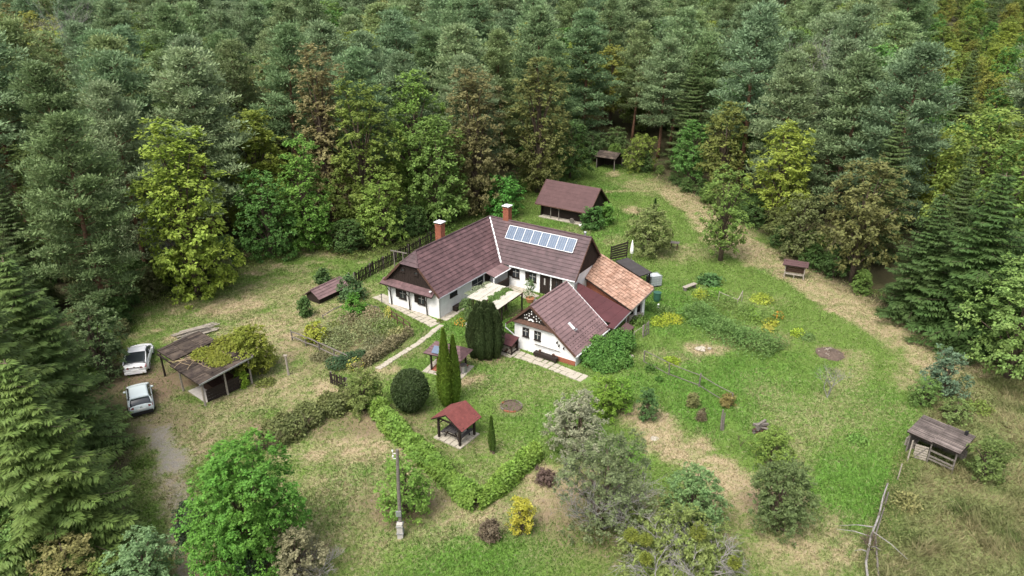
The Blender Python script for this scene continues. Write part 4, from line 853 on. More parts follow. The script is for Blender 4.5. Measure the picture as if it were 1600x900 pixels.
# ------------------------------------------------------------------ cars (local +x = forwards, origin at the centre on the ground)
def loft(sections, close_ends=True):
    """sections: list of rings (equal length lists of points)"""
    mb = MB(); n_ = len(sections[0])
    for s_ in sections: mb.v += [tuple(p) for p in s_]
    for i in range(len(sections)-1):
        for k in range(n_-1): mb.f.append((i*n_+k, (i+1)*n_+k, (i+1)*n_+k+1, i*n_+k+1))
    if close_ends: mb.f.append(tuple(range(n_))); mb.f.append(tuple((len(sections)-1)*n_+k for k in range(n_))[::-1])
    return mb
def interp(xs_, tab):
    return float(np.interp(xs_, [t_[0] for t_ in tab], [t_[1] for t_ in tab]))
def car(name, label, p, rz, paint, L, Wd, belt, deck, wid, roof, gh0, gh1, dark_roof, rear):
    t = thing(name, label, 'car', p, rz); hw = Wd/2
    X = np.linspace(-L/2, L/2, 33); secs = []
    for x in X:
        w_ = interp(x/L, wid)*hw; zb = interp(x/L, belt); zd = interp(x/L, deck); zl_ = .30 if abs(x) < L*.46 else .36
        half = [(0,zl_-.06),(w_*.86,zl_-.06),(w_*.95,zl_+.02),(w_*1.0,zl_+.22),(w_*.985,zb-.10),(w_*.93,zb),(w_*.74,zd-.01),(w_*.4,zd+.025),(0,zd+.035)]
        ring = [(x,-a,z) for a, z in half] + [(x,a,z) for a, z in half[-2:0:-1]] + [(x,0,half[0][1])]
        secs.append(ring)
    body = loft(secs).build('body', M[paint], t, True)
    # glasshouse: dark hull with a painted roof skin
    gx = np.linspace(gh0, gh1, 17); gs = []; rs = []
    for x in gx:
        zb = interp(x/L, deck)+.01; zr2 = interp(x/L, roof); w0 = interp(x/L, wid)*hw*.93; hgt = max(0.0, zr2-zb); w1 = w0*(1-.30*hgt/.6)
        w0 = w0*.985
        gs.append([(x,-w0,zb-.05),(x,-w1-.02,zb+hgt*.86),(x,-w1*.8,zb+hgt*.97),(x,0,zb+hgt),(x,w1*.8,zb+hgt*.97),(x,w1+.02,zb+hgt*.86),(x,w0,zb-.05)])
    loft(gs).build('windows', M['glass'], t, True)
    r0, r1 = dark_roof; rs = []
    for x in np.linspace(r0, r1, 9):
        zb = interp(x/L, deck)+.01; zr2 = interp(x/L, roof); w0 = interp(x/L, wid)*hw*.93; hgt = max(0, zr2-zb); w1 = w0*(1-.30*hgt/.6)
        rs.append([(x,-w1-.03,zb+hgt*.84),(x,-w1*.82,zb+hgt*.975+.012),(x,0,zb+hgt+.018),(x,w1*.82,zb+hgt*.975+.012),(x,w1+.03,zb+hgt*.84)])
    rf = loft(rs, False); o = rf.build('roof', M[paint], t, True); md = o.modifiers.new('solid', 'SOLIDIFY'); md.thickness = .025
    # pillars
    for s_ in (-1, 1):
        for (xa, xb_) in ((gh0, r0), (gh1, r1)):
            c = MB(); P = []
            for k in range(5):
                x = xa+(xb_-xa)*k/4; zb = interp(x/L, deck)+.01; hgt = max(0, interp(x/L, roof)-zb); w0 = interp(x/L, wid)*hw*.93; w1 = w0*(1-.30*hgt/.6); f_ = min(1, hgt/.05) if hgt < .05 else 1
                P.append((x, s_*(w1+.015)*(1 if k else .99), zb+hgt*.86 if k else zb))
            c.tube(P, .045, 6); c.build('pillar', M[paint], t, True)
        xm = (r0+r1)/2-.1; zb = interp(xm/L, deck); hgt = interp(xm/L, roof)-zb; w0 = interp(xm/L, wid)*hw*.93; w1 = w0*(1-.3*hgt/.6)
        c = MB(); c.beam((xm,s_*(w0+.0),zb-.05),(xm-.05,s_*(w1+.02),zb+hgt*.85), .07, .05); c.build('pillar', M['black'], t)
        xm = gh1-.55; c = MB(); c.lathe([(.02,-.09),(.09,-.06),(.1,.05),(.03,.09)], 8); q = c.build('mirror', M[paint], t, True); q.location = (xm, s_*(hw+.07), interp(xm/L, belt)+.07); q.scale = (.8,1.1,.9)
        c = MB(); c.box(-.012,.012,-.005,.005,0,.42); 
        for xd in (.18, -.75 if L < 4.2 else -.95): cc = MB(); cc.box(xd-.01,xd+.01,s_*hw*interp(xd/L,wid)-.004,s_*hw*interp(xd/L,wid)+.004,.36,interp(xd/L,belt)-.06); cc.build('door_gap', M['black'], t)
    # wheels
    for xw in (-L*.30, L*.315):
        for s_ in (-1, 1):
            c = MB(); c.lathe([(.2,-.105),(.30,-.11),(.325,-.07),(.325,.07),(.30,.11),(.2,.105)], 20); wv = c.build('wheel', M['tyre'], t, True); wv.location = (xw, s_*(hw-.10), .325); wv.rotation_euler = (R(90),0,0)
            c = MB(); c.lathe([(.03,-.115),(.21,-.108),(.21,.108),(.03,.115)], 16); c.build('rim', M['zinc'], wv)
            c = MB(); pts = [(xw+.40*math.cos(a), s_*(hw*interp(xw/L,wid)+.004), .325+.40*math.sin(a)) for a in np.linspace(-.12, PI+.12, 11)]; c.tube(pts, .035, 5); c.build('wheel_arch', M[rear['arch']], t)
    xe_ = -L/2
    for s_ in (-1, 1):
        a, b_, z0, z1, dep = rear['light']
        c = MB(); c.slab([(xe_-.035,s_*a,z0),(xe_-.035+dep*.15,s_*b_,z0+.02),(xe_-.03+dep*.5,s_*b_,z1),(xe_-.02,s_*a,z1-.03)], (.22,0,0)); c.build('tail_light', M['taillight'], t)
        c = MB(); c.slab([(L/2+.01,s_*hw*.55,.62),(L/2-.12,s_*hw*.85,.64),(L/2-.25,s_*hw*.87,.74),(L/2-.1,s_*hw*.55,.72)], (-.1,0,0)); c.build('headlight', M['chrome'], t)
    c = MB(); c.box(xe_-.045,xe_+.08,-.27,.27,rear['plate'],rear['plate']+.12); c.build('number_plate', M['plate'], t)
    c = MB(); c.box(xe_-.05,xe_+.12,-hw*.84,hw*.84,.24,rear['bump']); c.build('bumper', M[rear['bumpmat']], t)
    return t, xe_, hw
# white coupe
t, xe_, hw = car('parked_car', 'white coupe with dark rear window parked under the spruce branches', (-30.75, 52.1), R(108), 'carwhite', 4.4, 1.86,
    [(-.5,.86),(-.4,.92),(-.1,.90),(.25,.86),(.42,.76),(.5,.60)], [(-.5,.88),(-.42,1.0),(-.3,.98),(.2,.93),(.4,.82),(.48,.70),(.5,.62)],
    [(-.5,.80),(-.47,.91),(-.4,.98),(-.25,1.0),(.3,.99),(.42,.92),(.48,.80),(.5,.70)], [(-.44,1.0),(-.30,1.18),(-.12,1.36),(.02,1.39),(.12,1.32),(.27,.95)], -1.9, 1.15, (-.55, .45),
    dict(light=(.42,.86,.70,.88,.5), plate=.46, bump=.44, bumpmat='carwhite', arch='carwhite'))
c = MB(); c.box(-.02,.02,-.5,.5,0,.03); q = c.build('trim', M['chrome'], t); q.location = (xe_-.03,0,.80)
c = MB(); c.lathe([(.05,-.01),(.05,.01),(.02,.015)], 10); q = c.build('badge', M['chrome'], t); q.location = (xe_-.045,0,.86); q.rotation_euler = (0,R(-90),0)
for s_ in (-.55,.55): c = MB(); c.tube([(xe_-.06,s_,.27),(xe_+.1,s_,.27)], .045, 8); c.build('exhaust', M['chrome'], t)
# mint hatchback
t, xe_, hw = car('parked_car', 'pale mint hatchback with black rear bumper parked on the dirt drive', (-27.75, 45.95), R(119), 'carmint', 3.75, 1.72,
    [(-.5,.92),(-.4,.98),(0,.94),(.3,.92),(.45,.84),(.5,.66)], [(-.5,.98),(-.44,1.02),(0,.98),(.25,.98),(.42,.90),(.48,.80),(.5,.70)],
    [(-.5,.86),(-.46,.95),(-.38,1.0),(.3,1.0),(.43,.93),(.48,.84),(.5,.76)], [(-.485,1.02),(-.40,1.36),(-.30,1.45),(.05,1.47),(.13,1.42),(.30,1.0)], -1.81, 1.12, (-1.45, .42),
    dict(light=(.48,.78,.78,.98,.35), plate=.62, bump=.50, bumpmat='black', arch='black'))
c = MB(); c.beam((xe_-.03,-.07,.86),(xe_-.03,0,.91), .02); c.beam((xe_-.03,.07,.86),(xe_-.03,0,.91), .02); c.beam((xe_-.03,-.07,.81),(xe_-.03,0,.86), .02); c.beam((xe_-.03,.07,.81),(xe_-.03,0,.86), .02); c.build('badge', M['chrome'], t)
c = MB(); c.box(-1.52,-1.4,-.6,.6,1.45,1.48); c.build('spoiler', M['carmint'], t)

# ------------------------------------------------------------------ foliage generators (numpy)
def rand_dir(n, r): return nz(r.normal(size=(n, 3)))
def cards(P, D, N, L, Wd, fold=.0):
    D = nz(D); S_ = nz(np.cross(D, N)); L = np.broadcast_to(np.asarray(L, float), (len(P),))[:, None]; Wd = np.broadcast_to(np.asarray(Wd, float), (len(P),))[:, None]
    m = P + D*L*.45
    V_ = np.stack([P, m + S_*Wd*.5, P + D*L, m - S_*Wd*.5], 1); return V_.reshape(-1, 3)
def card_mesh(name, Vs, material):
    V_ = np.concatenate(Vs); Q_ = np.arange(len(V_)).reshape(-1, 4); m = bpy.data.meshes.new(name); quads_to_mesh(m, V_, Q_); m.materials.append(material); return m
def tufts(C_, rad, n_, r, L, Wd, up=.5, flat=.55, spread=1., inner=.3):
    """leaf or needle tufts: n_ cards radiating around every centre"""
    k = len(C_); rad = np.broadcast_to(np.asarray(rad, float), (k,)); c = np.repeat(C_, n_, 0); R_ = np.repeat(rad, n_)[:, None]
    d = rand_dir(k*n_, r); d[:, 2] = d[:, 2]*flat + up*.4; d = nz(d)
    q = r.uniform(inner, 1, (k*n_, 1)); P = c + d*np.array([1,1,flat])*R_*q
    D = nz(d*.8 + rand_dir(k*n_, r)*spread*.6 + np.array([0,0,up*.35])); N = nz(d + np.array([0,0,.8]) + rand_dir(k*n_, r)*.5)
    s = r.uniform(.7, 1.3, k*n_); return cards(P, D, N, L*s, Wd*s)
def trunk_mesh(name, pts, rad, material, limbs=(), n_=8):
    mb = MB(); mb.tube(pts, rad, n_)
    for P, q in limbs: mb.tube(P, q, 5, False)
    return mb.mesh(name, material, True)

def pine(seed, h=20., r0=3.4, zb=.36, dens=1., name='pine'):
    r = np.random.default_rng(seed); lean = r.normal(0, .35, 2); T = lambda z: np.array([lean[0]*(z/h)**2+.15*math.sin(z*.4+seed), lean[1]*(z/h)**2+.15*math.cos(z*.33+seed), z])
    zs = np.linspace(0, h*.97, 10); tp = [T(z) for z in zs]; tr = [.24*(1-z/h)**.8+.03 for z in zs]; limbs = []; C_ = []; Rd = []
    z = h*zb
    while z < h*.985:
        t = (z-h*zb)/(h*(1-zb)); prof = (1-t**2.4)**.75*(.6+.4*min(1, t/.2))+.07; m = max(3, int(r.integers(4, 6)*(1 if t < .85 else .9))); a0 = r.uniform(0, 6.28)
        for k in range(m):
            a = a0+2*PI*k/m+r.uniform(-.4, .4); ln = r0*prof*r.uniform(.5, 1.2); el = .05+.6*t+r.uniform(-.18, .2); dr = np.array([math.cos(a)*math.cos(el), math.sin(a)*math.cos(el), math.sin(el)]); b0 = T(z)
            bend = lambda f: b0+dr*ln*f+np.array([0,0,.10*ln*f*f])
            limbs.append(([b0, bend(.5), bend(.95)], [.05, .035, .015]))
            nc = max(2, int(ln/.8)); side = np.array([-math.sin(a), math.cos(a), 0])
            for i in range(nc):
                f = .38+.62*(i+r.uniform(.2, .9))/nc; w_ = .32*ln*f*(1.15-f)
                for s_ in ((0,) if f > .9 else (-1, 1)):
                    C_.append(bend(f)+side*s_*w_*r.uniform(.6, 1.3)+np.array([0,0,r.uniform(-.05, .2)])); Rd.append(r.uniform(.55, 1.0)*(1.05 if t < .7 else .95))
        z += r.uniform(.6, .95)*(1.1-.35*t)/dens
    C_.append(T(h*.97)); Rd.append(.5); C_ = np.array(C_); Rd = np.array(Rd)
    V_ = tufts(C_, Rd, 46, r, .34, .118, up=.85, flat=.55, spread=.8, inner=.25)
    return dict(trunk=trunk_mesh('trunk', tp, tr, M['pine_bark'], limbs[::2]), crown=card_mesh('crown', [V_], M['needle']), h=h, kind='pine')

def spruce(seed, h=18., r0=4.2, zb=.03, fine=1.):
    r = np.random.default_rng(seed); tp = [(0,0,z) for z in np.linspace(0, h, 8)]; tr = [.26*(1-z/h)+.02 for z in np.linspace(0, h, 8)]; limbs = []; P=[]; D=[]; N=[]; L=[]
    z = h*zb+.4
    while z < h*.985:
        t = z/h; ln0 = r0*(1-t)**.8*(.8+.2*min(1, t/.1))+.12; m = 7 if t < .8 else 5; a0 = r.uniform(0, 6.28)
        for k in range(m):
            a = a0+2*PI*k/m+r.uniform(-.5, .5); ln = ln0*r.uniform(.6, 1.2); zk = z+r.uniform(-.35, .35)*(1-t); out = np.array([math.cos(a), math.sin(a), 0]); side = np.array([-out[1], out[0], 0])
            dz = lambda f: -.42*ln*f*(1-.55*f)*(1-t*.9)+.35*ln*f*t
            n_ = max(3, int(ln/.21*fine)); f = np.linspace(.12, 1, n_)+r.uniform(-.02, .02, n_)
            B = np.array([[0,0,zk]])+out*(ln*f)[:, None]+np.stack([0*f, 0*f, np.array([dz(q) for q in f])], -1)
            limbs.append(([ (0,0,zk), tuple(B[len(B)//2]), tuple(B[-1]) ], [.035, .025, .01]))
            for s_ in (-1, 1):
                wl = .30*ln*(1.05-f)*1.5+.16
                for rep in range(6 if fine > 1 else 4):
                    q = r.uniform(0, 1, n_)[:, None]; base = B+side*s_*(wl[:, None]*q*.9); P.append(base); D.append(nz(side*s_*.75+out*.55+np.array([0,0,-.5])+r.normal(0, .22, (n_, 3)))); N.append(np.tile([0,0,1.], (n_, 1))+out*.3); L.append(r.uniform(.26, .46, n_))
            P.append(B); D.append(nz(np.tile(out, (n_, 1))+r.normal(0, .3, (n_, 3)))); N.append(np.tile([0,0,1.], (n_, 1))); L.append(r.uniform(.25, .4, n_))
            P.append(B-np.array([0,0,.05])); D.append(nz(np.array([0,0,-1.])+out*.25+r.normal(0, .3, (n_, 3)))); N.append(np.tile(out, (n_, 1))); L.append(r.uniform(.25, .5, n_))
        z += r.uniform(.34, .52)
    P = np.concatenate(P); L = np.concatenate(L); V_ = cards(P, np.concatenate(D), np.concatenate(N), L, L*(.24 if fine > 1 else .34))
    return dict(trunk=trunk_mesh('trunk', tp, tr, M['bark'], limbs[::3]), crown=card_mesh('crown', [V_], M['needle']), h=h, kind='spruce')

def broadleaf(seed, h=14., r0=4., zb=.18, nl=16, leaf=.30, dens=1., gap=.35, top=1.0, twist=.25, cov=1.5):
    r = np.random.default_rng(seed); zc = h*(zb+1)/2; hz = h*(1-zb)/2
    # lobes of the crown
    lob = []; nl = int(nl*.6+5.0*h*(1-zb)/r0); hc = h*(1-zb)
    for i in range(nl):
        f = (i+r.uniform(.1, .9))/nl; p = math.sin(PI*(.18+.66*f))**.75*(1.05-.15*f*top); a = i*2.399+r.uniform(-.6, .6); q = r.uniform(.42, .68)
        rr = r0*(.30+.16*r.random())*(.55+.45*p); lob.append((np.array([math.cos(a)*r0*p*q, math.sin(a)*r0*p*q, max(rr*.6, h*zb+f*(hc-rr*.9))]), rr))
    for f in (.25, .5, .75): lob.append((np.array([0,0,h*zb+f*hc]), r0*.5*math.sin(PI*(.18+.66*f))))
    lob.append((np.array([r.normal(0,.2),r.normal(0,.2),h-r0*.34]), r0*.34))
    n_ = 20; S_a = 4*PI*(2*r0*r0+hz*hz)/3; NC = cov*dens*S_a/(.31*leaf*leaf)/n_; sumr = sum(q*q for _, q in lob); C_ = []
    for c, rr in lob:
        k = max(5, int(NC*rr**2/sumr)); u = rand_dir(k, r); u[:, 2] = u[:, 2]*.85+.18; C_.append(c+nz(u)*rr*r.uniform(.72, 1.08, (k, 1))*np.array([1,1,.9]))
    C_ = np.concatenate(C_)
    keep = r.random(len(C_)) > gap*.5*np.exp(-((np.linalg.norm((C_-[0,0,zc])/[r0,r0,hz], axis=1)-.3)/.5)**2); C_ = C_[keep]
    C_ = C_[C_[:, 2] > .15]
    rad = r.uniform(.9, 1.9, len(C_))*leaf
    out = nz(C_-np.array([0,0,zc*.8]))
    c = np.repeat(C_, n_, 0); o = np.repeat(out, n_, 0); R_ = np.repeat(rad, n_)[:, None]; k = len(c); d = nz(rand_dir(k, r)+o*.45+np.array([0,0,.25])); P = c+d*R_*r.uniform(.2, 1, (k, 1))*np.array([1,1,.75])
    N = nz(o*.5+np.array([0,0,.9])+rand_dir(k, r)*.7); D = nz(np.cross(N, rand_dir(k, r))+o*.3-np.array([0,0,twist])); s = r.uniform(.65, 1.3, k)
    V_ = cards(P, D, N, leaf*s, leaf*.62*s)
    tp = [(0,0,-.2),(r.normal(0,.1),r.normal(0,.1),h*.25),(r.normal(0,.2),r.normal(0,.2),h*.55),(0,0,h*.85)]; rb = .018*h+.04; tr = [rb*1.2, rb, rb*.6, .03]
    limbs = [([np.array([0,0,max(h*.12, c_[2]*.45)]), (c_*np.array([.5,.5,.8])), c_], [rb*.45, rb*.28, .02]) for c_, rr in lob[:-4]]
    return dict(trunk=trunk_mesh('trunk', tp, tr, M['bark'], limbs), crown=card_mesh('crown', [V_], M['leaf']), h=h, kind='broad', zb=zb, dens=dens)

def bare_tree(seed, h=3., r0=1., n_=10, depth=3, material='grey_twig', rad=.06, droop=0.):
    r = random.Random(seed); mb = MB()
    def grow(p, d, ln, ra, lv):
        q = p+d*ln*.5+Vector((r.uniform(-.1,.1),r.uniform(-.1,.1),r.uniform(-.05,.08)))*ln; e = q+(d+Vector((r.uniform(-.3,.3),r.uniform(-.3,.3),r.uniform(-.1,.25)-droop*(depth-lv)*.25))).normalized()*ln*.5
        mb.tube([p, q, e], [ra, ra*.75, ra*.5], 5 if lv == depth else 4, False)
        if lv == 0: return
        for k in range(r.randint(3, 4)):
            b_ = q.lerp(e, r.uniform(-.2, 1)); dd = (d+Vector((r.uniform(-1,1),r.uniform(-1,1),r.uniform(-.4,.7)-droop*.4))*.9).normalized(); grow(b_, dd, ln*r.uniform(.5,.75), max(.006, ra*.5), lv-1)
    for i in range(n_):
        a = 2*PI*i/n_+r.uniform(-.3,.3); grow(Vector((0,0,h*.12*r.random())), Vector((math.cos(a)*r0/h*1.2,math.sin(a)*r0/h*1.2,1)).normalized(), h*.5, rad, depth)
    return mb.mesh('branches', M[material], True)

# ------------------------------------------------------------------ planting
def leafobj(name, data, parent, color):
    o = link(name, data, parent); o.color = (*[min(.42, v*TONE) for v in color], 1); return o
def plant_tree(proto, p, h, color, label, cat='tree', group=None, rz=None, wide=1., name='tree', rr=rnd):
    s = h/proto['h']; t = thing(name, label, cat, (p[0], p[1], zt(p[0], p[1])-.05), rr.uniform(0, 6.28) if rz is None else rz, group); t.scale = (s*wide, s*wide, s)
    link('trunk', proto['trunk'], t); leafobj('crown', proto['crown'], t, color); return t

PINES = [pine(100+i, 20+1.0*(i%3), 3.8+.4*(i%3), (.10,.30,.16,.38,.22,.12,.34)[i]) for i in range(7)]
SPRUCE = [spruce(200, 18, 4.6), spruce(201, 17, 4.0)]; SPRUCE_NEAR = [spruce(202, 18, 4.6, fine=1.35), spruce(203, 18, 4.4, fine=1.35)]
OAKS = [broadleaf(300+i, 15, 4.1+.3*(i%2), .10+.05*(i%3), 18, .34) for i in range(5)]
LOW = [broadleaf(320+i, 6, 2.6, .04, 13, .24) for i in range(4)]
APPLE = [broadleaf(340, 5, 2.7, .16, 15, .20, 1.25), broadleaf(341, 5, 2.3, .1, 13, .2, 1.2)]
ASH = [broadleaf(350+i, 12, 3.4, .06, 15, .40, 1.0, .45, .9, .5) for i in range(2)]

GREEN = (.075,.125,.028); MID = (.06,.13,.03); YELLOW = (.19,.19,.02); OLIVE = (.115,.135,.035); BROWN = (.165,.125,.05); DARK = (.04,.075,.02); FRESH = (.085,.17,.03); PINEC = (.092,.135,.064); SPRC = (.045,.07,.022); GREY = (.15,.165,.10)
TONE = 1.75     # leaf reflectance against the swatches below

# --- trees that can be told apart
def H(spec, proto, width, color, label, name='broadleaf_tree', cat='tree', rz=None):
    """width = crown radius in metres; broadleaf plants are grown at their own size so that leaves keep a real size"""
    x, y, h = spec
    if proto['kind'] == 'broad':
        leaf = (.15 if y < 47 else .2 if y < 62 else .28)*(1.25 if width > 3.5 else .85 if width < 1 else 1.)
        sd = 500+len(HEROES); small = h < 4
        proto = broadleaf(sd, h, width/1.02, .03 if small else proto.get('zb', .1), 11 if width < 2 else 20, leaf, proto.get('dens', 1.), .35, .5 if small else .85, .25, 1.1)
        t = plant_tree(proto, (x, y), h, color, label, cat, None, rz, 1., name)
    else:
        s = h/proto['h']; t = plant_tree(proto, (x, y), h, color, label, cat, None, rz, 1., name); w0 = {'pine':3.6,'spruce':4.4}[proto['kind']]; t.scale = (width/w0, width/w0, s)
    HEROES.append((x, y, width)); return t
HEROES = []
H((-31.11, 65.50, 17.33), dict(kind='broad', zb=.02, dens=1.2), 4.6, (.13,.178,.028), 'bright yellow-green oak at the left forest edge')
H((-23.09, 77.90, 13.29), dict(kind='broad', zb=.02, dens=1.1), 3.2, FRESH, 'soft mid-green ash in front of the dark pines')
H((-27.06, 75.90, 10.30), dict(kind='broad', zb=.02, dens=1.1), 3.4, MID, 'low spreading green ash right of the yellow oak')
H((-24.38, 80.87, 6.14), LOW[0], 2.6, MID, 'rounded green bush at the foot of the soft ash', 'shrub', 'shrub')
H((-15.03, 79.57, 8.46), LOW[1], 3.3, (.10,.155,.03), 'loose light-green young tree at the grassy forest edge')
H((-17.80, 84.50, 18.26), dict(kind='broad', zb=.02, dens=1.1), 5.0, (.10,.138,.028), 'tall yellow-olive oak left of the farmhouse roof')
H((-22.70, 86.91, 21.90), dict(kind='broad', zb=.05, dens=1.0), 3.9, (.115,.105,.045), 'tall brown-leaved tree leaning out of the pines')
H((-9.32, 86.91, 14.10), dict(kind='broad', zb=.02, dens=1.1), 5.0, GREEN, 'broad green tree behind the near chimney')
H((-12.43, 92.67, 18.51), OAKS[4], 4.4, (.09,.15,.03), 'light green tree between brown crown and yellow-olive oak')
H((-4.69, 92.12, 18.88), dict(kind='broad', zb=.02, dens=1.1), 5.2, (.11,.105,.042), 'broad rust-brown oak above the far chimney')
H((3.72, 101.68, 19.05), dict(kind='broad', zb=.02, dens=1.1), 5.4, (.095,.105,.032), 'large dark olive oak behind the brown shed')
H((-1.25, 89.97, 5.81), LOW[2], 3.0, (.05,.14,.025), 'fresh green low tree behind the farmhouse ridge')
H((8.93, 109.32, 9.14), LOW[3], 4.0, DARK, 'dark green hornbeam beside the tumbledown shelter')
H((4.37, 106.78, 7.76), LOW[0], 4.4, (.045,.085,.022), 'dense dark bush tree left of the brown shed roof')
H((23.20, 74.93, 10.82), dict(kind='broad', zb=.14, dens=.9), 2.9, (.085,.135,.03), 'fresh green fruit tree with bare trunk on the right lawn')
H((15.43, 76.69, 5.77), APPLE[0], 3.1, (.085,.105,.035), 'spreading grey-green apple tree behind the barn')
H((35.30, 69.02, 13.47), OAKS[2], 4.6, (.085,.09,.03), 'dusky olive oak on the right forest edge')
H((31.90, 75.31, 7.78), LOW[2], 3.4, (.07,.085,.03), 'dull olive bush tree above the roofed bench')
H((39.56, 56.54, 15.01), SPRUCE[0], 5.2, (.04,.075,.02), 'big dark spruce on the right edge of the clearing', 'spruce_tree')
H((37.11, 60.08, 12.27), SPRUCE[1], 4.2, (.035,.062,.018), 'dark narrow spruce left of the big one', 'spruce_tree')
H((44.12, 57.52, 11.38), SPRUCE[1], 4.6, (.045,.08,.022), 'spruce half hidden behind the willow crown', 'spruce_tree')
H((39.42, 49.81, 10.62), OAKS[3], 5.4, (.095,.15,.04), 'pale green willow at the right picture edge')
H((32.78, 47.17, 4.06), LOW[1], 1.7, (.07,.11,.065), 'small blue-green young pine near the meadow shed', 'young_pine')
H((-13.98, 30.08, 8.38), dict(kind='broad', zb=.0, dens=1.7), 3.45, (.062,.15,.022), 'large rounded bright-green tree beside the gravel drive')
H((4.28, 39.53, 5.15), APPLE[1], 2.2, (.17,.18,.115), 'silvery willow bush left of the big grey tree')
H((5.23, 32.85, 6.73), dict(kind='broad', zb=.05, dens=.7), 3.25, (.088,.112,.05), 'wide grey-green half-bare tree in front of the cottage')
H((10.46, 32.85, 4.50), LOW[0], 2.2, (.075,.125,.045), 'round green fruit tree on the lower right lawn')
H((15.36, 32.74, 4.84), APPLE[1], 2.2, (.06,.085,.03), 'dark green apple tree with upright branches')
H((17.09, 38.85, 2.88), LOW[2], 1.5, (.10,.15,.03), 'yellowish green bush next to the old board pile', 'shrub', 'shrub')
H((9.73, 43.93, 2.70), LOW[1], .75, (.05,.10,.03), 'small round-headed sapling on the bare strip', 'sapling')
H((-6.35, 34.26, 4.13), ASH[0], 2.1, (.085,.15,.028), 'leafy light-green bush behind the utility pole', 'shrub', 'shrub')
H((-10.90, 45.25, 3.49), LOW[3], 1.75, (.085,.11,.03), 'olive shrub where hedge meets the picket gate', 'shrub', 'shrub')
H((0.56, 32.64, 2.43), LOW[1], .85, (.24,.23,.03), 'small lemon-yellow bush below the hedge corner', 'shrub', 'shrub')
H((-1.28, 31.92, 1.50), LOW[0], .65, (.085,.068,.045), 'reddish brown withered bush near the yellow bush', 'shrub', 'shrub')
H((2.11, 36.85, 1.10), LOW[2], .6, (.075,.052,.042), 'dark wine-coloured bush beside the silvery willow', 'shrub', 'shrub')
H((-18.43, 32.23, 2.33), LOW[2], 1.1, (.022,.035,.018), 'nearly black yew bush left of the bright tree', 'shrub', 'shrub')
H((-13.98, 29.04, 1.93), LOW[3], 1.1, (.022,.04,.018), 'dark yew bush at the foot of the bright tree', 'shrub', 'shrub')
H((-15.75, 64.59, 2.47), LOW[0], 1.5, (.045,.085,.03), 'grey-green bush at the right end of the cellar roof', 'shrub', 'shrub')
H((-14.93, 61.43, 1.99), LOW[1], 1.3, (.06,.15,.02), 'vivid green bush at the back of the flower garden', 'shrub', 'shrub')
H((-19.33, 60.89, 1.98), LOW[2], .6, (.05,.095,.025), 'slender young shrub on the dry slope', 'shrub', 'shrub')
H((-19.67, 68.85, 1.37), LOW[3], .7, (.045,.085,.025), 'small shrub growing behind the cellar roof', 'shrub', 'shrub')
H((-17.17, 56.07, 1.63), LOW[1], 1.5, (.17,.19,.025), 'bright yellow bush inside the garden fence', 'shrub', 'shrub')
H((9.98, 85.45, 3.00), LOW[0], 1.5, (.04,.09,.022), 'dark green bush at the front corner of the brown shed', 'shrub', 'shrub')
H((11.89, 87.41, 2.71), LOW[3], 1.2, (.06,.13,.022), 'lighter green bush at the shed gable end', 'shrub', 'shrub')
H((20.39, 68.52, 1.08), LOW[2], 1.2, (.045,.095,.03), 'low dark green bush on the lawn beyond the plank bench', 'shrub', 'shrub')
H((30.68, 45.93, 2.33), LOW[0], 1.3, (.07,.12,.03), 'green bush at the upper corner of the meadow shed', 'shrub', 'shrub')
H((32.00, 44.01, 1.80), LOW[3], 1.3, (.08,.115,.035), 'olive bush behind the meadow shed roof', 'shrub', 'shrub')
H((30.24, 37.54, 3.22), LOW[1], 1.5, (.075,.11,.03), 'spreading bush at the right end of the meadow shed', 'shrub', 'shrub')
H((6.77, 44.42, 3.25), LOW[2], 1.6, (.10,.17,.022), 'yellow-green bush below the cottage ivy', 'shrub', 'shrub')
H((8.05, 45.25, 2.64), LOW[3], 1.1, (.085,.16,.022), 'small bright bush touching the ivy mound', 'shrub', 'shrub')
H((13.44, 45.59, 1.23), LOW[1], .4, (.10,.105,.04), 'small reddish-yellow bush on the lawn by the pole fence', 'shrub', 'shrub')
H((13.64, 43.85, 0.77), LOW[2], .25, (.085,.072,.042), 'tiny russet bush below the reddish one', 'shrub', 'shrub')
H((16.06, 45.76, 1.06), LOW[3], .6, (.14,.12,.04), 'withered vine on the end post of the pole fence', 'shrub', 'shrub')
H((-21.05, 48.65, 1.27), LOW[0], .6, (.12,.19,.02), 'light green seedling beside the carport', 'shrub', 'shrub')
H((-22.71, 27.96, 4.22), LOW[1], 2.2, (.14,.135,.05), 'tawny yellow bush at the bottom left corner', 'shrub', 'shrub')
H((-18.97, 28.17, 4.11), ASH[1], 2.0, (.085,.14,.06), 'pale sage-green bush by the lower drive', 'shrub', 'shrub')
H((-25.85, 28.17, 5.33), ASH[0], 2.4, (.085,.15,.04), 'fresh green bush in the bottom left corner', 'shrub', 'shrub')
H((-20.77, 27.75, 2.83), LOW[3], 1.4, (.09,.13,.03), 'low green brush between tawny and sage bushes', 'shrub', 'shrub')
H((-11.31, 29.04, 3.52), LOW[0], 1.6, (.13,.125,.07), 'dry tangled shrub right of the bright tree', 'shrub', 'shrub')
H((13.54, 120.65, 4.87), LOW[1], 3.0, (.045,.075,.025), 'dark leafy thicket left behind the far shelter')
H((17.79, 122.45, 5.03), LOW[2], 3.4, (.05,.08,.025), 'dark hornbeam right behind the far shelter')
H((20.45, 113.14, 6.43), LOW[0], 3.0, (.095,.13,.025), 'yellow-green hornbeam right of the far shelter')
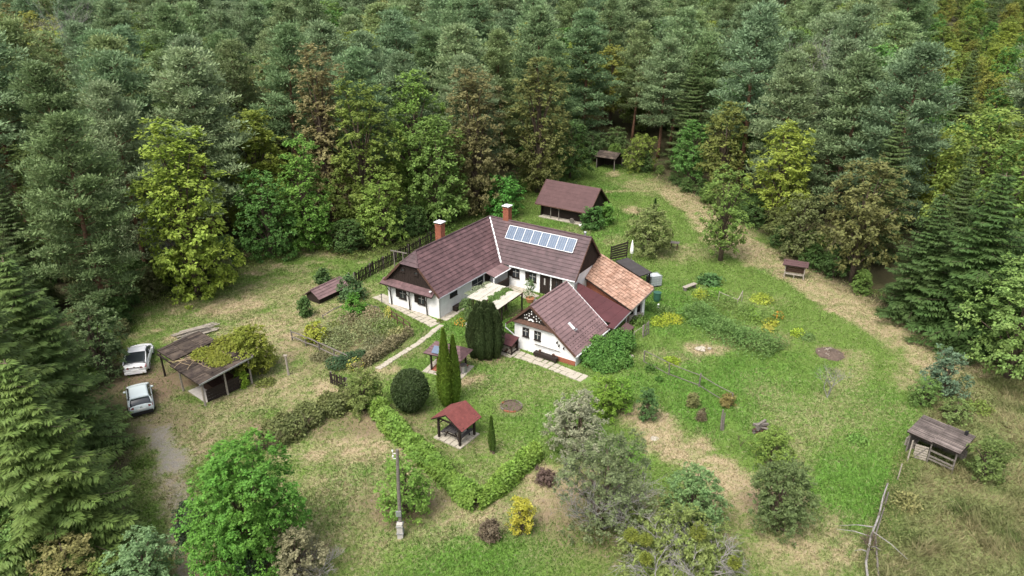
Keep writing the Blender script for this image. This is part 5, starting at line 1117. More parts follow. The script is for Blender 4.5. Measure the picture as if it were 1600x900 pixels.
# spruces of the left foreground
for (sp, w_, k, lab) in (((-30.02, 34.26, 18.91),5.6,0,'huge drooping spruce at the left picture edge'),((-30.74, 40.58, 14.04),4.6,1,'tall spruce overhanging the parked cars'),((-30.27, 30.18, 21.10),5.5,1,'spruce reaching in from the bottom left'),
      ((-24.28, 30.18, 12.89),4.2,0,'lower spruce with sweeping boughs near the drive'),((-39.32, 49.81, 15.31),4.8,1,'dark spruce behind the parked cars on the far left')):
    H(sp, SPRUCE_NEAR[k], w_, (.068,.105,.025) if k == 0 else (.058,.092,.025), lab, 'spruce_tree')
H((-32.43, 49.81, 6.76), ASH[1], 2.6, (.06,.09,.035), 'thin sage bush between spruces and white coupe', 'shrub', 'shrub')
H((-62.57, 92.67, 26.30), OAKS[4], 8.0, (.085,.085,.03), 'massive dark olive beech in the upper left')

# creeper over the carport
def mound(name, label, cat, parts, leaf, color, n_=1500, seed=1, group=None, stem=True):
    """leafy mound from ellipsoids (centre, radii)"""
    r = np.random.default_rng(seed); c0 = np.array([parts[0][0][0], parts[0][0][1], 0.]); t = thing(name, label, cat, tuple(c0), 0, group); Vs = []
    for c, q in parts:
        k = int(n_*(q[0]*q[1])**.8/2); u = rand_dir(k, r); u[:, 2] = np.abs(u[:, 2])*1.0-.15*(r.random(k) < .4); P = np.array(c)-c0+u*np.array(q)*(r.uniform(.72, 1.05, (k, 1))+.10*(vnoise(u[:, :1]*3+seed, u[:, 1:2]*3+5)-.5)*2)
        o = nz(u/np.array(q)); N = nz(o+np.array([0,0,.6])+rand_dir(k, r)*.7); D = nz(np.cross(N, rand_dir(k, r))+o*.25-np.array([0,0,.15])); s = r.uniform(.7, 1.3, k); P[:, 2] = np.maximum(P[:, 2], .03); Vs.append(cards(P, D, N, leaf*s, leaf*.65*s))
    leafobj('foliage', card_mesh('foliage', Vs, M['leaf']), t, color)
    if stem:
        mb = MB(); rr = random.Random(seed)
        for c, q in parts:
            for k in range(3): p = Vector(c)-Vector(c0); mb.tube([(p.x+rr.uniform(-.2,.2),p.y+rr.uniform(-.2,.2),-.05),(p.x+rr.uniform(-.3,.3)*q[0],p.y+rr.uniform(-.3,.3)*q[1],p.z+q[2]*.6)], [.04,.015], 5, False)
        mb.build('stem', M['bark'], t)
    return t
cr = thing('creeper_tree', 'yellow-green bushy tree leaning over the carport end', 'tree', (-20.9, 50.6)); bl = broadleaf(610, 4.2, 2.3, .02, 14, .15, 1.3); link('trunk', bl['trunk'], cr); leafobj('crown', bl['crown'], cr, (.125,.15,.022))
mound('creeper', 'yellow-green creeper spilling over the carport roof', 'creeper', [((-22.4,50.6,2.4),(1.5,1.3,.9)),((-23.8,49.4,2.4),(1.2,1.0,.32)),((-22.4,48.4,2.4),(1.0,.9,.3))], .16, (.125,.145,.022), 2600, 5)
mound('ivy_mound', 'thick glossy ivy mound covering the cottage side', 'ivy', [((6.9,51.9,.5),(1.3,1.2,1.3)),((8.3,53.0,.6),(1.5,1.4,1.4)),((9.3,54.4,.6),(1.3,1.3,1.3)),((7.6,51.2,.2),(1.3,.9,.9)),((8.8,51.9,.2),(1.2,.9,.9)),((7.3,53.6,1.0),(.8,.9,.7))], .19, (.05,.115,.022), 2200, 6)
mound('ivy_hedge', 'clipped dark ivy block by the picket gate', 'hedge', [((-14.3,51.3,.3),(.9,.8,.75)),((-13.5,52.1,.3),(.9,.8,.7)),((-12.8,52.8,.25),(.8,.7,.6))], .14, (.03,.06,.025), 2200, 7)
def hf(x, y, z): return (-6.74+x*.5446-y*.8387, 60.34+x*.8387+y*.5446, z)
mound('courtyard_vine', 'vine leaves hanging between the pergola sheets', 'vine', [(hf(2.6,-4.4,2.15),(.7,.6,.22)),(hf(3.6,-4.4,2.2),(.6,.5,.25)),(hf(4.6,-4.4,2.2),(.6,.5,.22))], .15, (.07,.12,.03), 2600, 8)
mound('courtyard_vine', 'vine bush in front of the pergola post', 'vine', [(hf(1.3,-2.2,1.1),(.7,.7,1.1)),(hf(.9,-3.0,.6),(.7,.7,.9))], .15, (.06,.095,.03), 2400, 9)
mound('vine_border', 'grey-green plants along the edge of the pergola by the wall', 'plants', [(hf(2.6,-1.95,2.1),(.7,.4,.2)),(hf(3.8,-1.95,2.15),(.8,.45,.22)),(hf(5.0,-2.0,2.15),(.5,.4,.2))], .12, (.12,.14,.085), 2600, 10)
mound('flower_bush', 'leafy bushes below the pergola next to the cottage', 'bush', [((-.1,58.4,.1),(1.3,1.1,.8)),((1.1,59.7,.1),(1.1,1.0,.7)),((-.9,57.2,.1),(.8,.7,.5)),((2.2,60.6,.1),(.8,.7,.5))], .18, (.07,.135,.025), 1900, 11)
leafobj('foliage', card_mesh('foliage', [tufts(np.array([[0,0,.8+.25*i] for i in range(6)])+rng.normal(0,.14,(6,3)), .45, 90, rng, .16, .09, .6, 1.)], M['leaf']), POTTED, (.07,.11,.04))
H_ = [(-10.31, 45.93), (-8.98, 43.29), (-7.62, 41.45), (-6.39, 40.01), (-4.53, 37.54), (-3.09, 35.64), (-2.10, 34.71), (-0.99, 35.87), (0.25, 37.73), (1.54, 39.46)]
def hedge(name, label, pts, hw, h, leaf, color, dens, seed, rough=.45):
    r = np.random.default_rng(seed); t = thing(name, label, 'hedge', (*pts[0], 0)); Vs = []; o0 = np.array([*pts[0], 0.])
    for i, (a, b_) in enumerate(zip(pts[:-1], pts[1:])):
        a = np.array([*a, 0.])-o0; b_ = np.array([*b_, 0.])-o0; d = b_-a; L = np.linalg.norm(d); d /= L; s = np.array([-d[1], d[0], 0]); k = int(L*dens)
        f = r.uniform(-.05, 1.05, k); an = r.uniform(-.15, 1.15, k)*PI; wob = 1-.5*rough+rough*vnoise((a[0]+f*L*d[0])*1.3+9, (a[1]+f*L*d[1])*1.3+seed); q = r.uniform(.75, 1.08, k)
        P = a+d*(f*L)[:, None]+s*(np.cos(an)*hw*q*wob)[:, None]+np.array([0,0,1.])*(np.maximum(.03, .28*h+np.sign(np.sin(an))*np.abs(np.sin(an))**.7*h*.72*q*wob))[:, None]
        o = nz(s*np.cos(an)[:, None]+np.array([0,0,1.])*np.sin(an)[:, None]); N = nz(o+np.array([0,0,.5])+rand_dir(k, r)*.8); D = nz(np.cross(N, rand_dir(k, r))+o*.3); sc = r.uniform(.7, 1.35, k); Vs.append(cards(P, D, N, leaf*sc, leaf*.65*sc))
    leafobj('foliage', card_mesh('foliage', Vs, M['leaf']), t, color)
    mb = MB()
    for (a, b_) in zip(pts[:-1], pts[1:]):
        for k in range(5): p = Vector((*a, 0)).lerp(Vector((*b_, 0)), k/5)-Vector(o0); mb.tube([p, p+Vector((r.normal(0,.1),r.normal(0,.1),h*.7))], [.03,.012], 5, False)
    mb.build('stems', M['bark'], t); return t
hedge('boundary_hedge', 'leafy light-green hedge edging the front lawn in a V', H_[:7], .5, 1.15, .2, (.092,.155,.028), 1900, 3, .7)
hedge('boundary_hedge', 'shorter arm of the hedge climbing from its lower corner', H_[6:], .45, 1.1, .2, (.10,.165,.028), 1700, 4, .6)
hedge('bramble_thicket', 'tangled dark vine thicket on old trellis left of hedge', [(-17.09, 40.58), (-15.86, 41.90), (-14.74, 43.60), (-13.55, 44.83), (-12.22, 45.93)], .95, 1.25, .2, (.085,.10,.035), 800, 5, 1.7)
hedge('dry_hedge', 'brown dry hedge along the right side of the flower garden', [(-12.77, 50.60), (-11.90, 52.04), (-10.43, 54.56), (-9.12, 57.15)], .36, .75, .16, (.115,.105,.055), 520, 6, 1.6)
# bare tangled stems in the thicket
for p, lab in (((-14.95, 42.66),'tangle of bare vine stems in the thicket'), ((-16.53, 40.44),'bare brown stems at the lower end of thicket')):
    t = thing('dry_vine', lab, 'dead plant', p); link('branches', bare_tree(sum(map(ord, lab)) % 50, 1.8, 1.6, 9, 2, 'bark', .035), t)

# thujas, clipped ball, yew
def column(name, label, p, h, rad, color, n_=5200, seed=1, power=.75, base=.35, leaf=.17, tops=((0,0,1.),)):
    r = np.random.default_rng(seed); t = thing(name, label, 'conifer', p); Vs = []; z0 = .08
    for (dx, dy, sc) in tops:
        k = int(n_*sc); f = r.random(k)**.8; a = r.uniform(0, 6.28, k); prof = np.where(f < base, (f/base)**.35*.96+.04, ((1-f)/(1-base))**power); rr = rad*sc*np.maximum(prof, .03)*(1+.10*np.sin(a*5+seed)+.12*(vnoise(a*2.5+7, f*9+seed)-.5)*2)*r.uniform(.86, 1.04, k)
        P = np.stack([dx+rr*np.cos(a), dy+rr*np.sin(a), z0+f*h*sc], -1); o = np.stack([np.cos(a), np.sin(a), 0*a], -1); D = nz(np.array([0,0,1.])+o*.45+r.normal(0, .25, (k, 3))); N = nz(o+r.normal(0, .35, (k, 3))); Vs.append(cards(P, D, N, leaf*r.uniform(.7, 1.3, k), leaf*.5*r.uniform(.7, 1.3, k)))
    leafobj('foliage', card_mesh('foliage', Vs, M['leaf']), t, color); mb = MB()
    for (dx, dy, sc) in tops: mb.tube([(dx*.3,dy*.3,-.1),(dx,dy,h*sc*.9)], [.12,.02], 6)
    mb.build('trunk', M['bark'], t)
    core = MB()
    for (dx, dy, sc) in tops: core.lathe([(rad*sc*.5,.15),(rad*sc*.8,h*sc*base*.7),(rad*sc*.78,h*sc*base),(rad*sc*.45,h*sc*.72),(.03,h*sc*.95)], 10, (dx,dy,0))
    o = core.build('inner_foliage', M['leaf'], t, True); o.color = (*[v*TONE for v in color], 1)
    return t
column('columnar_thuja', 'taller of two slim thujas in front of the barbecue hut', (-4.92, 45.76), 6.3, .62, (.085,.135,.018), 7000, 3, .85, .3)
column('columnar_thuja', 'slightly shorter thuja standing right beside its taller twin', (-4.28, 46.11), 5.6, .52, (.075,.125,.018), 6000, 4, .85, .3)
column('columnar_thuja', 'thin little cypress on the lawn right of the gazebo', (-1.38, 40.15), 2.75, .2, (.06,.10,.02), 1500, 5, .8, .35, .14)
column('columnar_thuja', 'small side stem next to the thin little cypress', (-1.25, 40.01), 1.7, .15, (.055,.095,.02), 800, 6, .8, .35, .13)
column('columnar_thuja', 'little dark cypress beyond the apple tree', (18.64, 90.50), 2.3, .25, (.035,.07,.02), 1200, 7, .8, .35, .15)
column('yew_tree', 'broad dark upright yew clump beside the courtyard', (-2.26, 53.22), 4.9, .72, (.04,.06,.022), 5000, 8, .55, .5, .17, tops=((0,0,1.),(.62,.1,.97),(-.62,.05,.96),(.3,-.5,.92),(-.32,-.5,.94),(.95,-.25,.85),(-.95,-.2,.84),(0,.5,.98),(.55,.55,.93),(-.5,.6,.95)))
# dry creeper runners on the carport roof
t = thing('dry_runners', 'tan dry creeper stems trailing over the carport roof', 'creeper', (-24.4, 49.2, 2.35), R(140.5)); rr_ = random.Random(31)
for k in range(26):
    p = Vector((rr_.uniform(-1.2,.6), rr_.uniform(-1.8,1.2), .0)); d_ = Vector((rr_.uniform(-1,1), rr_.uniform(-1,1), 0)).normalized(); pp = [p]
    for q in range(4): d_ = (d_+Vector((rr_.uniform(-.5,.5), rr_.uniform(-.5,.5), 0))).normalized(); pp.append(pp[-1]+d_*rr_.uniform(.2,.45))
    pp = [Vector((v.x, v.y, -.11*v.y+.09)) for v in pp]; c = MB(); c.tube(pp, .017, 4); c.build('runner', M['straw'], t)
# clipped ball
r = np.random.default_rng(21); t = thing('clipped_yew', 'clipped egg-shaped dark yew on the front lawn', 'conifer', (-7.44, 45.25)); k = 9000; u = rand_dir(k, r); q = 1+.06*(vnoise(u[:, 0]*4+5, u[:, 2]*4+9)-.5)*2
P = u*np.array([1.28,1.28,1.62])*(q*r.uniform(.93, 1.02, k))[:, None]+np.array([0,0,1.68]); N = nz(u+r.normal(0, .5, (k, 3))); D = nz(np.cross(N, rand_dir(k, r))+u*.6); leafobj('foliage', card_mesh('foliage', [cards(P, D, N, .15*r.uniform(.7, 1.3, k), .08)], M['leaf']), t, (.03,.048,.016))
c = MB(); c.lathe([(.5,.2),(1.0,.8),(1.15,1.6),(.9,2.5),(.1,3.1)], 14); o = c.build('inner_foliage', M['leaf'], t, True); o.color = (*[v*TONE for v in (.03,.048,.016)], 1); c = MB(); c.tube([(0,0,-.1),(0,0,.6)], .1, 6); c.build('trunk', M['bark'], t)

# bare and dead trees
t = thing('bare_sapling', 'leafless grey sapling on the right lawn below compost heap', 'tree', (23.98, 46.81)); link('branches', bare_tree(3, 3.0, .75, 3, 3, 'grey_twig', .04), t)
t = thing('bare_sapling', 'thin leafless twig tree near the board pile', 'tree', (15.61, 40.72)); link('branches', bare_tree(4, 1.2, .3, 2, 2, 'bark', .02), t)
t = thing('gnarled_tree', 'old gnarled tree with bare grey branches and mistletoe at the bottom', 'tree', (8.80, 28.17)); link('branches', bare_tree(5, 4.6, 4.4, 11, 4, 'grey_twig', .09, .35), t)
leafobj('crown', broadleaf(777, 3.4, 4.4, .1, 22, .14, .85)['crown'], t, (.12,.155,.045)).location = (0,1.3,-.3)
for (x, y, z, q) in ((-2.6,.9,3.0,.38),(-1.9,.6,3.0,.3),(.75,.6,3.5,.42),(-2.1,-.6,2.9,.28),(2.3,-.8,2.8,.3)):
    leafobj('mistletoe', card_mesh('mistletoe', [tufts(np.zeros((1,3)), q, 900, rng, .12, .045, .1, 1., 1.2, .5)], M['leaf']), t, (.095,.115,.02)).location = (x, y, z)
t = thing('grey_branches', 'bare grey branches sticking out of the half-bare tree', 'tree', (5.40, 32.74)); link('branches', bare_tree(8, 4.8, 3.4, 11, 4, 'grey_twig', .05), t)
t = thing('grey_branches', 'dry grey thicket left of the wide half-bare tree', 'dead plant', (-10.34, 29.26)); link('branches', bare_tree(9, 2.2, 2.0, 9, 3, 'grey_twig', .03), t)
# fallen tree along the field boundary
t = thing('broken_fence', 'broken pole fence with brushwood leaning along the meadow edge', 'fence', (19.25, 29.94))
e = Vector((*(23.04, 35.69), 0))-t.location; sd = Vector((-e.y, e.x, 0)).normalized(); r = random.Random(2)
c = MB(); c.tube([(-.4,-1.4,.1),(.05,0,.3),tuple(e*.3+Vector((-.08,0,.55))),tuple(e*.55+Vector((.05,0,.7))),tuple(e*.8+Vector((-.02,0,.9))),tuple(e+Vector((.05,0,1.0)))], [.07,.065,.06,.055,.045,.03], 7); c.build('rail_pole', M['grey_twig'], t)
c = MB(); c.tube([(.2,-1.3,.1),tuple(e*.35+Vector((.15,0,.35))),tuple(e*.75+Vector((.22,0,.35)))], [.06,.05,.03], 6); c.build('branch', M['greywood'], t)
for f_ in (.02,.28,.55,.78,.98): c = MB(); p_ = e*f_; c.tube([(p_.x,p_.y,-.1),(p_.x+r.uniform(-.1,.1),p_.y+r.uniform(-.1,.1),1.05)], [.06,.05], 6); c.build('post', M['greywood'], t)
q_ = link('twigs', bare_tree(15, 1.3, .8, 9, 2, 'bark', .03), t, tuple(e*.2))
for (f, s_, L, z) in ((.30,1,2.3,.4),(.36,-1,2.4,.3),(.42,1,2.2,.2),(.12,1,.8,.3),(.18,-1,.7,.5)):
    p = e*f+Vector((0,0,.3+.6*f)); q = p+sd*s_*L*.8+e.normalized()*L*r.uniform(-.5,.1); q.z = z; c = MB(); c.tube([p, p.lerp(q,.5)+Vector((0,0,.12)), q], [.035,.025,.01], 5); c.build('branch', M['grey_twig'], t)

# flowers, beds, vegetable patch
def clump(name, label, p, rad, h, leaf, color, n_=260, petals=None, seed=1, cat='plants', group=None):
    r = np.random.default_rng(seed); t = thing(name, label, cat, p, 0, group); k = n_; u = rand_dir(k, r); u[:, 2] = np.abs(u[:, 2]); P = u*np.array([rad,rad,h])*r.uniform(.45, 1, (k, 1)); N = nz(u+np.array([0,0,.7])+rand_dir(k, r)*.6); D = nz(np.cross(N, rand_dir(k, r))+u*.5); s = r.uniform(.7, 1.3, k)
    leafobj('leaves', card_mesh('leaves', [cards(P, D, N, leaf*s, leaf*.6*s)], M['leaf']), t, color)
    if petals:
        k = n_//3; u = rand_dir(k, r); u[:, 2] = np.abs(u[:, 2])*.8+.3; P = nz(u)*np.array([rad,rad,h])*1.03; N = nz(nz(u)+rand_dir(k, r)*.3+np.array([0,0,.5])); D = nz(np.cross(N, rand_dir(k, r)))
        link('petals', card_mesh('petals', [cards(P[::2], D[::2], N[::2], .10, .09)], M[petals]), t)
    return t
clump('marigolds', 'orange and yellow flowers at the house path corner', (-4.58, 59.29), .75, .5, .16, (.09,.14,.03), 330, 'flower_o', 1, 'flowers')
clump('daisies', 'white flowers next to the orange ones by the path', (-3.85, 58.78), .5, .4, .14, (.13,.16,.06), 220, 'flower_w', 2, 'flowers')
clump('marigolds', 'orange marigolds at the end of the vegetable bed', (24.94, 60.62), .6, .55, .15, (.10,.14,.03), 300, 'flower_o', 3, 'flowers')
clump('corner_plants', 'small olive tufts at the farmhouse corner', (-6.67, 59.69), .35, .25, .13, (.09,.11,.03), 160, None, 4)
clump('flower_tuft', 'pale yellow blossoms at the near corner of the garden', (-12.76, 51.31), .8, .9, .17, (.13,.16,.04), 330, 'flower_y', 5, 'flowers')
clump('sunflower_stand', 'tall pale yellow stalks at the garden corner by the paving', (-11.50, 60.35), .4, 1.3, .16, (.22,.22,.06), 260, 'flower_y', 6, 'flowers')
for i, (p, rd, h_, col, lab) in enumerate((((18.73, 65.20),.9,.55,(.20,.24,.03),'yellowing leafy vegetables near the plank bench'),((20.21, 65.50),1.1,.6,(.08,.17,.02),'bright green vegetable row behind the bench'),
    ((24.48, 64.29),1.2,.5,(.17,.21,.03),'yellow-green row at the far side of the vegetable bed'),((22.76, 61.71),.6,.4,(.09,.16,.025),'green tuft in the middle of the vegetable bed'),((22.64, 60.35),.6,.45,(.10,.17,.025),'second green tuft nearer the overgrown strip'),
    ((23.67, 59.29),.8,.35,(.19,.21,.03),'pale plants beside the orange marigolds'),((22.97, 58.02),.6,.35,(.20,.2,.04),'yellow plants at the lower end of the bed'),((25.48, 57.15),.7,.4,(.16,.22,.025),'lime-green clump on open lawn right of the beds'),((26.00, 56.54),.8,.3,(.08,.13,.04),'grey-green clump right of the lime one'),
    ((14.84, 60.08),1.2,.4,(.20,.235,.025),'yellow-green squash leaves by the garden gate'),((13.53, 59.42),1.0,.4,(.17,.22,.025),'squash leaves closer to the barn'),((14.44, 61.71),1.1,.45,(.08,.13,.035),'dark leafy row above the squash'),((13.48, 62.41),.9,.5,(.06,.12,.025),'green weeds at the end wall of the barn'),
    ((11.77, 59.42),1.0,.5,(.07,.12,.025),'weeds along the barn low wall'),((13.26, 52.25),.7,.3,(.14,.20,.02),'yellow-green weeds at the start of the pole fence'),((11.20, 50.80),.45,.5,(.05,.10,.02),'dark leafy tuft beside the fence start'),((11.65, 49.32),.3,.3,(.05,.11,.02),'small green seedling on the lawn below the fence'),
    ((-11.63, 55.13),1.4,.5,(.11,.115,.06),'grey-green perennials in the middle of the flower garden'),((-13.75, 57.52),1.5,.6,(.13,.13,.06),'straw-coloured perennials in the flower garden'),((-14.95, 55.13),1.4,.5,(.10,.12,.05),'sage-green herbs near the garden rail'),((-11.56, 58.14),1.2,.7,(.09,.14,.03),'green perennials near the upper garden corner'),
    ((-15.00, 59.42),1.2,.8,(.14,.12,.07),'dry flower heads at the back of the garden'),((-12.15, 53.44),1.1,.5,(.15,.15,.08),'pale herbs close to the dry hedge'),((-16.19, 58.14),1.0,.5,(.11,.13,.035),'olive plants right of the yellow bush'),((-10.22, 56.91),1.0,.55,(.15,.15,.06),'pale seed heads beside the brown rail fence'),((-12.95, 60.48),1.0,.9,(.16,.13,.08),'tall dry stalks behind the garden centre'),
    ((-16.07, 52.90),.9,.35,(.12,.12,.06),'dusty herbs outside the garden rail'),((-19.36, 48.84),.8,.25,(.10,.12,.03),'weeds by the pale post'),((21.11, 117.21),1.2,.8,(.07,.12,.02),'bright ferns under the far trees'),((17.20, 115.55),.8,.4,(.05,.10,.02),'nettles in front of the tumbledown shelter'),((23.86, 41.31),.8,.3,(.075,.14,.03),'lush weed patch on the right lawn'),
    ((23.95, 34.82),.9,.6,(.13,.13,.05),'straw-yellow tuft beside the field posts'),((34.59, 45.25),1.0,.5,(.10,.14,.03),'rank weeds behind the shed bush'))):
    clump('plant_clump', lab, p, rd, h_*1.45, .17, col, int(520*rd), None, 30+i)
# overgrown strip
def strip(name, label, pts, wd, h, leaf, color, dens, seed):
    r = np.random.default_rng(seed); Vs = []; 
    for (a, b_) in zip(pts[:-1], pts[1:]):
        a = np.array([*a, 0.]); b_ = np.array([*b_, 0.]); d = b_-a; L = np.linalg.norm(d); d /= L; s = np.array([-d[1], d[0], 0]); k = int(L*dens*wd); f = r.uniform(-.03, 1.03, k); v = r.normal(0, .5, k)*wd
        P = a+d*(f*L)[:, None]+s*v[:, None]; P[:, 2] = .02+h*r.uniform(0, 1, k)*np.exp(-(v/wd)**2)*(.3+1.3*vnoise(P[:, 0]*1.2, P[:, 1]*1.2+seed)); N = nz(np.array([0,0,1.])+rand_dir(k, r)*.8); D = nz(np.cross(N, rand_dir(k, r))+np.array([0,0,.3])); sc = r.uniform(.6, 1.3, k); Vs.append(cards(P, D, N, leaf*sc, leaf*.55*sc))
    o = leafobj(name, card_mesh(name, Vs, M['leaf']), None, color); tag(o, label, 'plants', kind='stuff'); return o
strip('overgrown_bed', 'overgrown dark green strip of herbs across the right lawn', [(16.99, 61.71), (18.31, 58.52), (19.78, 56.54), (22.32, 53.66)], 2.0, 1.3, .17, (.085,.15,.042), 560, 3)
strip('flower_bed', 'mixed grey-green perennials filling the fenced flower garden', [(-16.84, 56.07), (-14.49, 56.91), (-10.92, 58.52)], 3.0, 1.2, .16, (.115,.135,.06), 240, 13)
strip('herb_row', 'leafy green rows of the vegetable garden', [(18.62, 65.50), (21.02, 63.12), (23.83, 59.42)], 1.7, .8, .17, (.10,.155,.04), 220, 14)
strip('weed_bank', 'grassy weeds along the forest foot', [(-36.10, 64.29), (-30.20, 66.12), (-28.49, 74.74), (-24.15, 80.00), (-17.24, 75.51), (-12.02, 79.57)], 1.6, .55, .15, (.09,.12,.03), 160, 4)
strip('meadow_edge', 'rank grass along the field boundary', [(26.61, 39.73), (23.60, 35.69), (19.15, 29.71)], .7, .45, .11, (.11,.12,.045), 420, 5)

# ------------------------------------------------------------------ the forest
def infrustum(x, y, mar=7.):
    return (y > 20) & (np.abs(x) < .708*(y*.9135+12.2*.9)+mar+.02*y)
pts = []; r = np.random.default_rng(77)
cell = {}
def ok(x, y, dmin):
    i, j = int(x//4), int(y//4)
    for a in range(i-2, i+3):
        for b_ in range(j-2, j+3):
            for (u, v, dm) in cell.get((a, b_), ()):
                if (x-u)**2+(y-v)**2 < (.5*(dmin+dm))**2: return False
    cell.setdefault((i, j), []).append((x, y, dmin)); return True
for (x, y, w_) in HEROES: ok(x, y, min(7.5, w_*1.55)) or cell.setdefault((int(x//4), int(y//4)), []).append((x, y, min(7.5, w_*1.55)))
cand = np.stack([r.uniform(-270, 270, 130000), r.uniform(24, 340, 130000)], -1)
fr = infrustum(cand[:, 0], cand[:, 1]); cl = inpoly(cand[:, 0], cand[:, 1], CLEAR); dd = seg_d(cand[:, 0], cand[:, 1], CLEAR, True)
cand = cand[fr & ~cl & (dd > 1.6)]
tt = fbm(cand[:, 0]*.03+3, cand[:, 1]*.03+8, 3)
edge = seg_d(cand[:, 0], cand[:, 1], CLEAR, True)
for (x, y), n_, ed in zip(cand, tt, edge):
    if not ok(x, y, 6.6 if y < 150 else 7.2 if y < 230 else 9.): continue
    young = x > 50 and x > .54*y; pd = .21+(.2 if ed < 6 else 0)+(.70 if young else 0)+(.30 if (x < -62 and y > 85) else 0)+(.18 if n_ > .6 else 0)
    if x < -24 and y < 100: pd = .08
    q = r.random(); kind = 'broad' if q < pd else ('spruce' if q > .97 or (x > 30 and y < 75 and q > .75) or (x < -26 and y < 62 and q > .55) else 'pine')
    pts.append((x, y, kind, ed))
pts.sort(key=lambda p: p[0]**2+p[1]**2)
cnt = dict(pine=0, broad=0, spruce=0); far = []
BCOL = [GREEN, (.10,.14,.03), OLIVE, (.13,.165,.028), (.09,.10,.03), (.105,.11,.04), MID, (.07,.10,.025), (.13,.14,.03)]
BLAB = ['green broadleaf tree standing in the forest', 'light green broadleaf tree standing in the forest', 'olive broadleaf tree standing in the forest', 'yellow-green broadleaf tree standing in the forest', 'dark olive broadleaf tree standing in the forest', 'brown-tinged broadleaf tree standing in the forest', 'fresh green broadleaf tree standing in the forest', 'deep green broadleaf tree standing in the forest', 'golden broadleaf tree standing in the forest']
for (x, y, kind, ed) in pts:
    if cnt[kind] >= 290: far.append((x, y, kind)); continue
    cnt[kind] += 1
    if kind == 'pine':
        f = r.uniform(.86, 1.14); c_ = tuple(np.array(PINEC)*r.uniform(.88, 1.18)*np.array([r.uniform(.9, 1.12), 1, r.uniform(.82, 1.12)]))
        plant_tree(PINES[r.integers(len(PINES)) if ed > 9 or r.random() < .3 else (0, 2, 5)[r.integers(3)]], (x, y), (22 if ed > 5 else 20)*f, c_, 'tall grey-green pine standing in the dense forest', 'tree', 'pines of the forest', None, r.uniform(1.0, 1.3), 'pine_tree')
    elif kind == 'broad':
        i = r.integers(len(BCOL)) if not (x > 50 and x > .54*y) else [1,3,3,8,6][r.integers(5)]
        h_ = r.uniform(14, 21) if ed > 5 else r.uniform(6, 14)
        if x > 50 and x > .54*y: h_ = r.uniform(8, 13)
        plant_tree(OAKS[r.integers(len(OAKS))], (x, y), h_, BCOL[i], BLAB[i], 'tree', BLAB[i].replace('tree standing in the forest', 'trees of the forest'), None, r.uniform(.9, 1.25), 'broadleaf_tree')
    else:
        plant_tree(SPRUCE[r.integers(2)], (x, y), r.uniform(14, 19), SPRC, 'dark narrow spruce standing in the forest', 'tree', 'spruces of the forest', None, r.uniform(.75, .95), 'spruce_tree')
for (x, y, hh, lab) in ((43.0, 104.0, 21.0, 'dead grey snag among the right-hand pines'), (-76.0, 128.0, 24.0, 'bare purplish-grey dead crown in the upper left forest'), (-33.5, 66.0, 6.0, 'thin dead sapling beside the yellow-green oak')):
    t = thing('dead_tree', lab, 'tree', (x, y, zt(x, y))); c = MB(); c.tube([(0,0,-.2),(.1,0,hh*.35),(0,.1,hh*.7)], [.012*hh,.009*hh,.006*hh], 7); c.build('trunk', M['grey_twig'], t); link('branches', bare_tree(int(hh), hh*.55, hh*.16, 8, 3, 'grey_twig', .05), t, (0,0,hh*.5))
# understorey shrubs along the forest foot
n_s = 0
P = [np.array(p) for p in CLEAR[1:24]]
for a, b_ in zip(P[:-1], P[1:]):
    L = np.linalg.norm(b_-a); nrm = np.array([-(b_-a)[1], (b_-a)[0]])/L
    for k in range(int(L/2.3)):
        p = a+(b_-a)*(k+r.random())/max(1, int(L/2.3)); s_ = 1 if not inpoly(np.float64(p[0]+nrm[0]*1.5), np.float64(p[1]+nrm[1]*1.5), CLEAR) else -1
        p = p+nrm*s_*r.uniform(.2, 2.4)
        if -33 < p[0] < -24 and p[1] < 56: continue
        h_ = r.uniform(1.5, 4.2); plant_tree(LOW[r.integers(4)], p, h_, [DARK, GREEN, (.05,.09,.025), (.08,.10,.03)][r.integers(4)], 'low leafy shrub along the foot of the forest', 'shrub', 'shrubs at the forest foot', None, r.uniform(.9, 1.3), 'shrub'); n_s += 1
for k in range(46):
    x, y = r.uniform(-48, -29), r.uniform(54, 74)
    if inpoly(np.float64(x), np.float64(y), CLEAR): continue
    plant_tree(LOW[r.integers(4)], (x, y), r.uniform(1.2, 3.6), [DARK, GREEN, (.05,.09,.025), (.09,.10,.04)][r.integers(4)], 'low leafy shrub along the foot of the forest', 'shrub', 'shrubs at the forest foot', None, r.uniform(1., 1.4), 'shrub')
# distant remainder of the forest: one object
pc = bpy.data.collections.new('far_tree_kinds'); kinds = []
def far_proto(name, a, crown_mat):
    m1 = a['trunk'].copy(); m2 = a['crown'].copy(); m2.materials.clear(); m2.materials.append(crown_mat)
    o1 = bpy.data.objects.new(name, m2); pc.objects.link(o1); kinds.append(name); return a['h']
FP = [pine(150+i, 20, 3.9, .45, .75) for i in range(3)]
hs_ = [far_proto('far_kind_%d' % i, a, M['needle_far'] if a['kind'] == 'pine' else M['leaf_far']) for i, a in enumerate(FP+[OAKS[1], OAKS[3]])]
fm = bpy.data.meshes.new('far_forest'); fm.from_pydata([(x, y, zt(x, y)) for x, y, k in far], [], [])
rotv = fm.attributes.new('rot', 'FLOAT', 'POINT'); scv = fm.attributes.new('sc', 'FLOAT', 'POINT'); idv = fm.attributes.new('idx', 'INT', 'POINT')
for i, (x, y, k) in enumerate(far):
    b_ = k == 'broad'; rotv.data[i].value = r.uniform(0, 6.28); idv.data[i].value = int(r.integers(3, 5)) if b_ else int(r.integers(0, 3)); scv.data[i].value = r.uniform(.8, 1.2) if b_ else r.uniform(.95, 1.3)
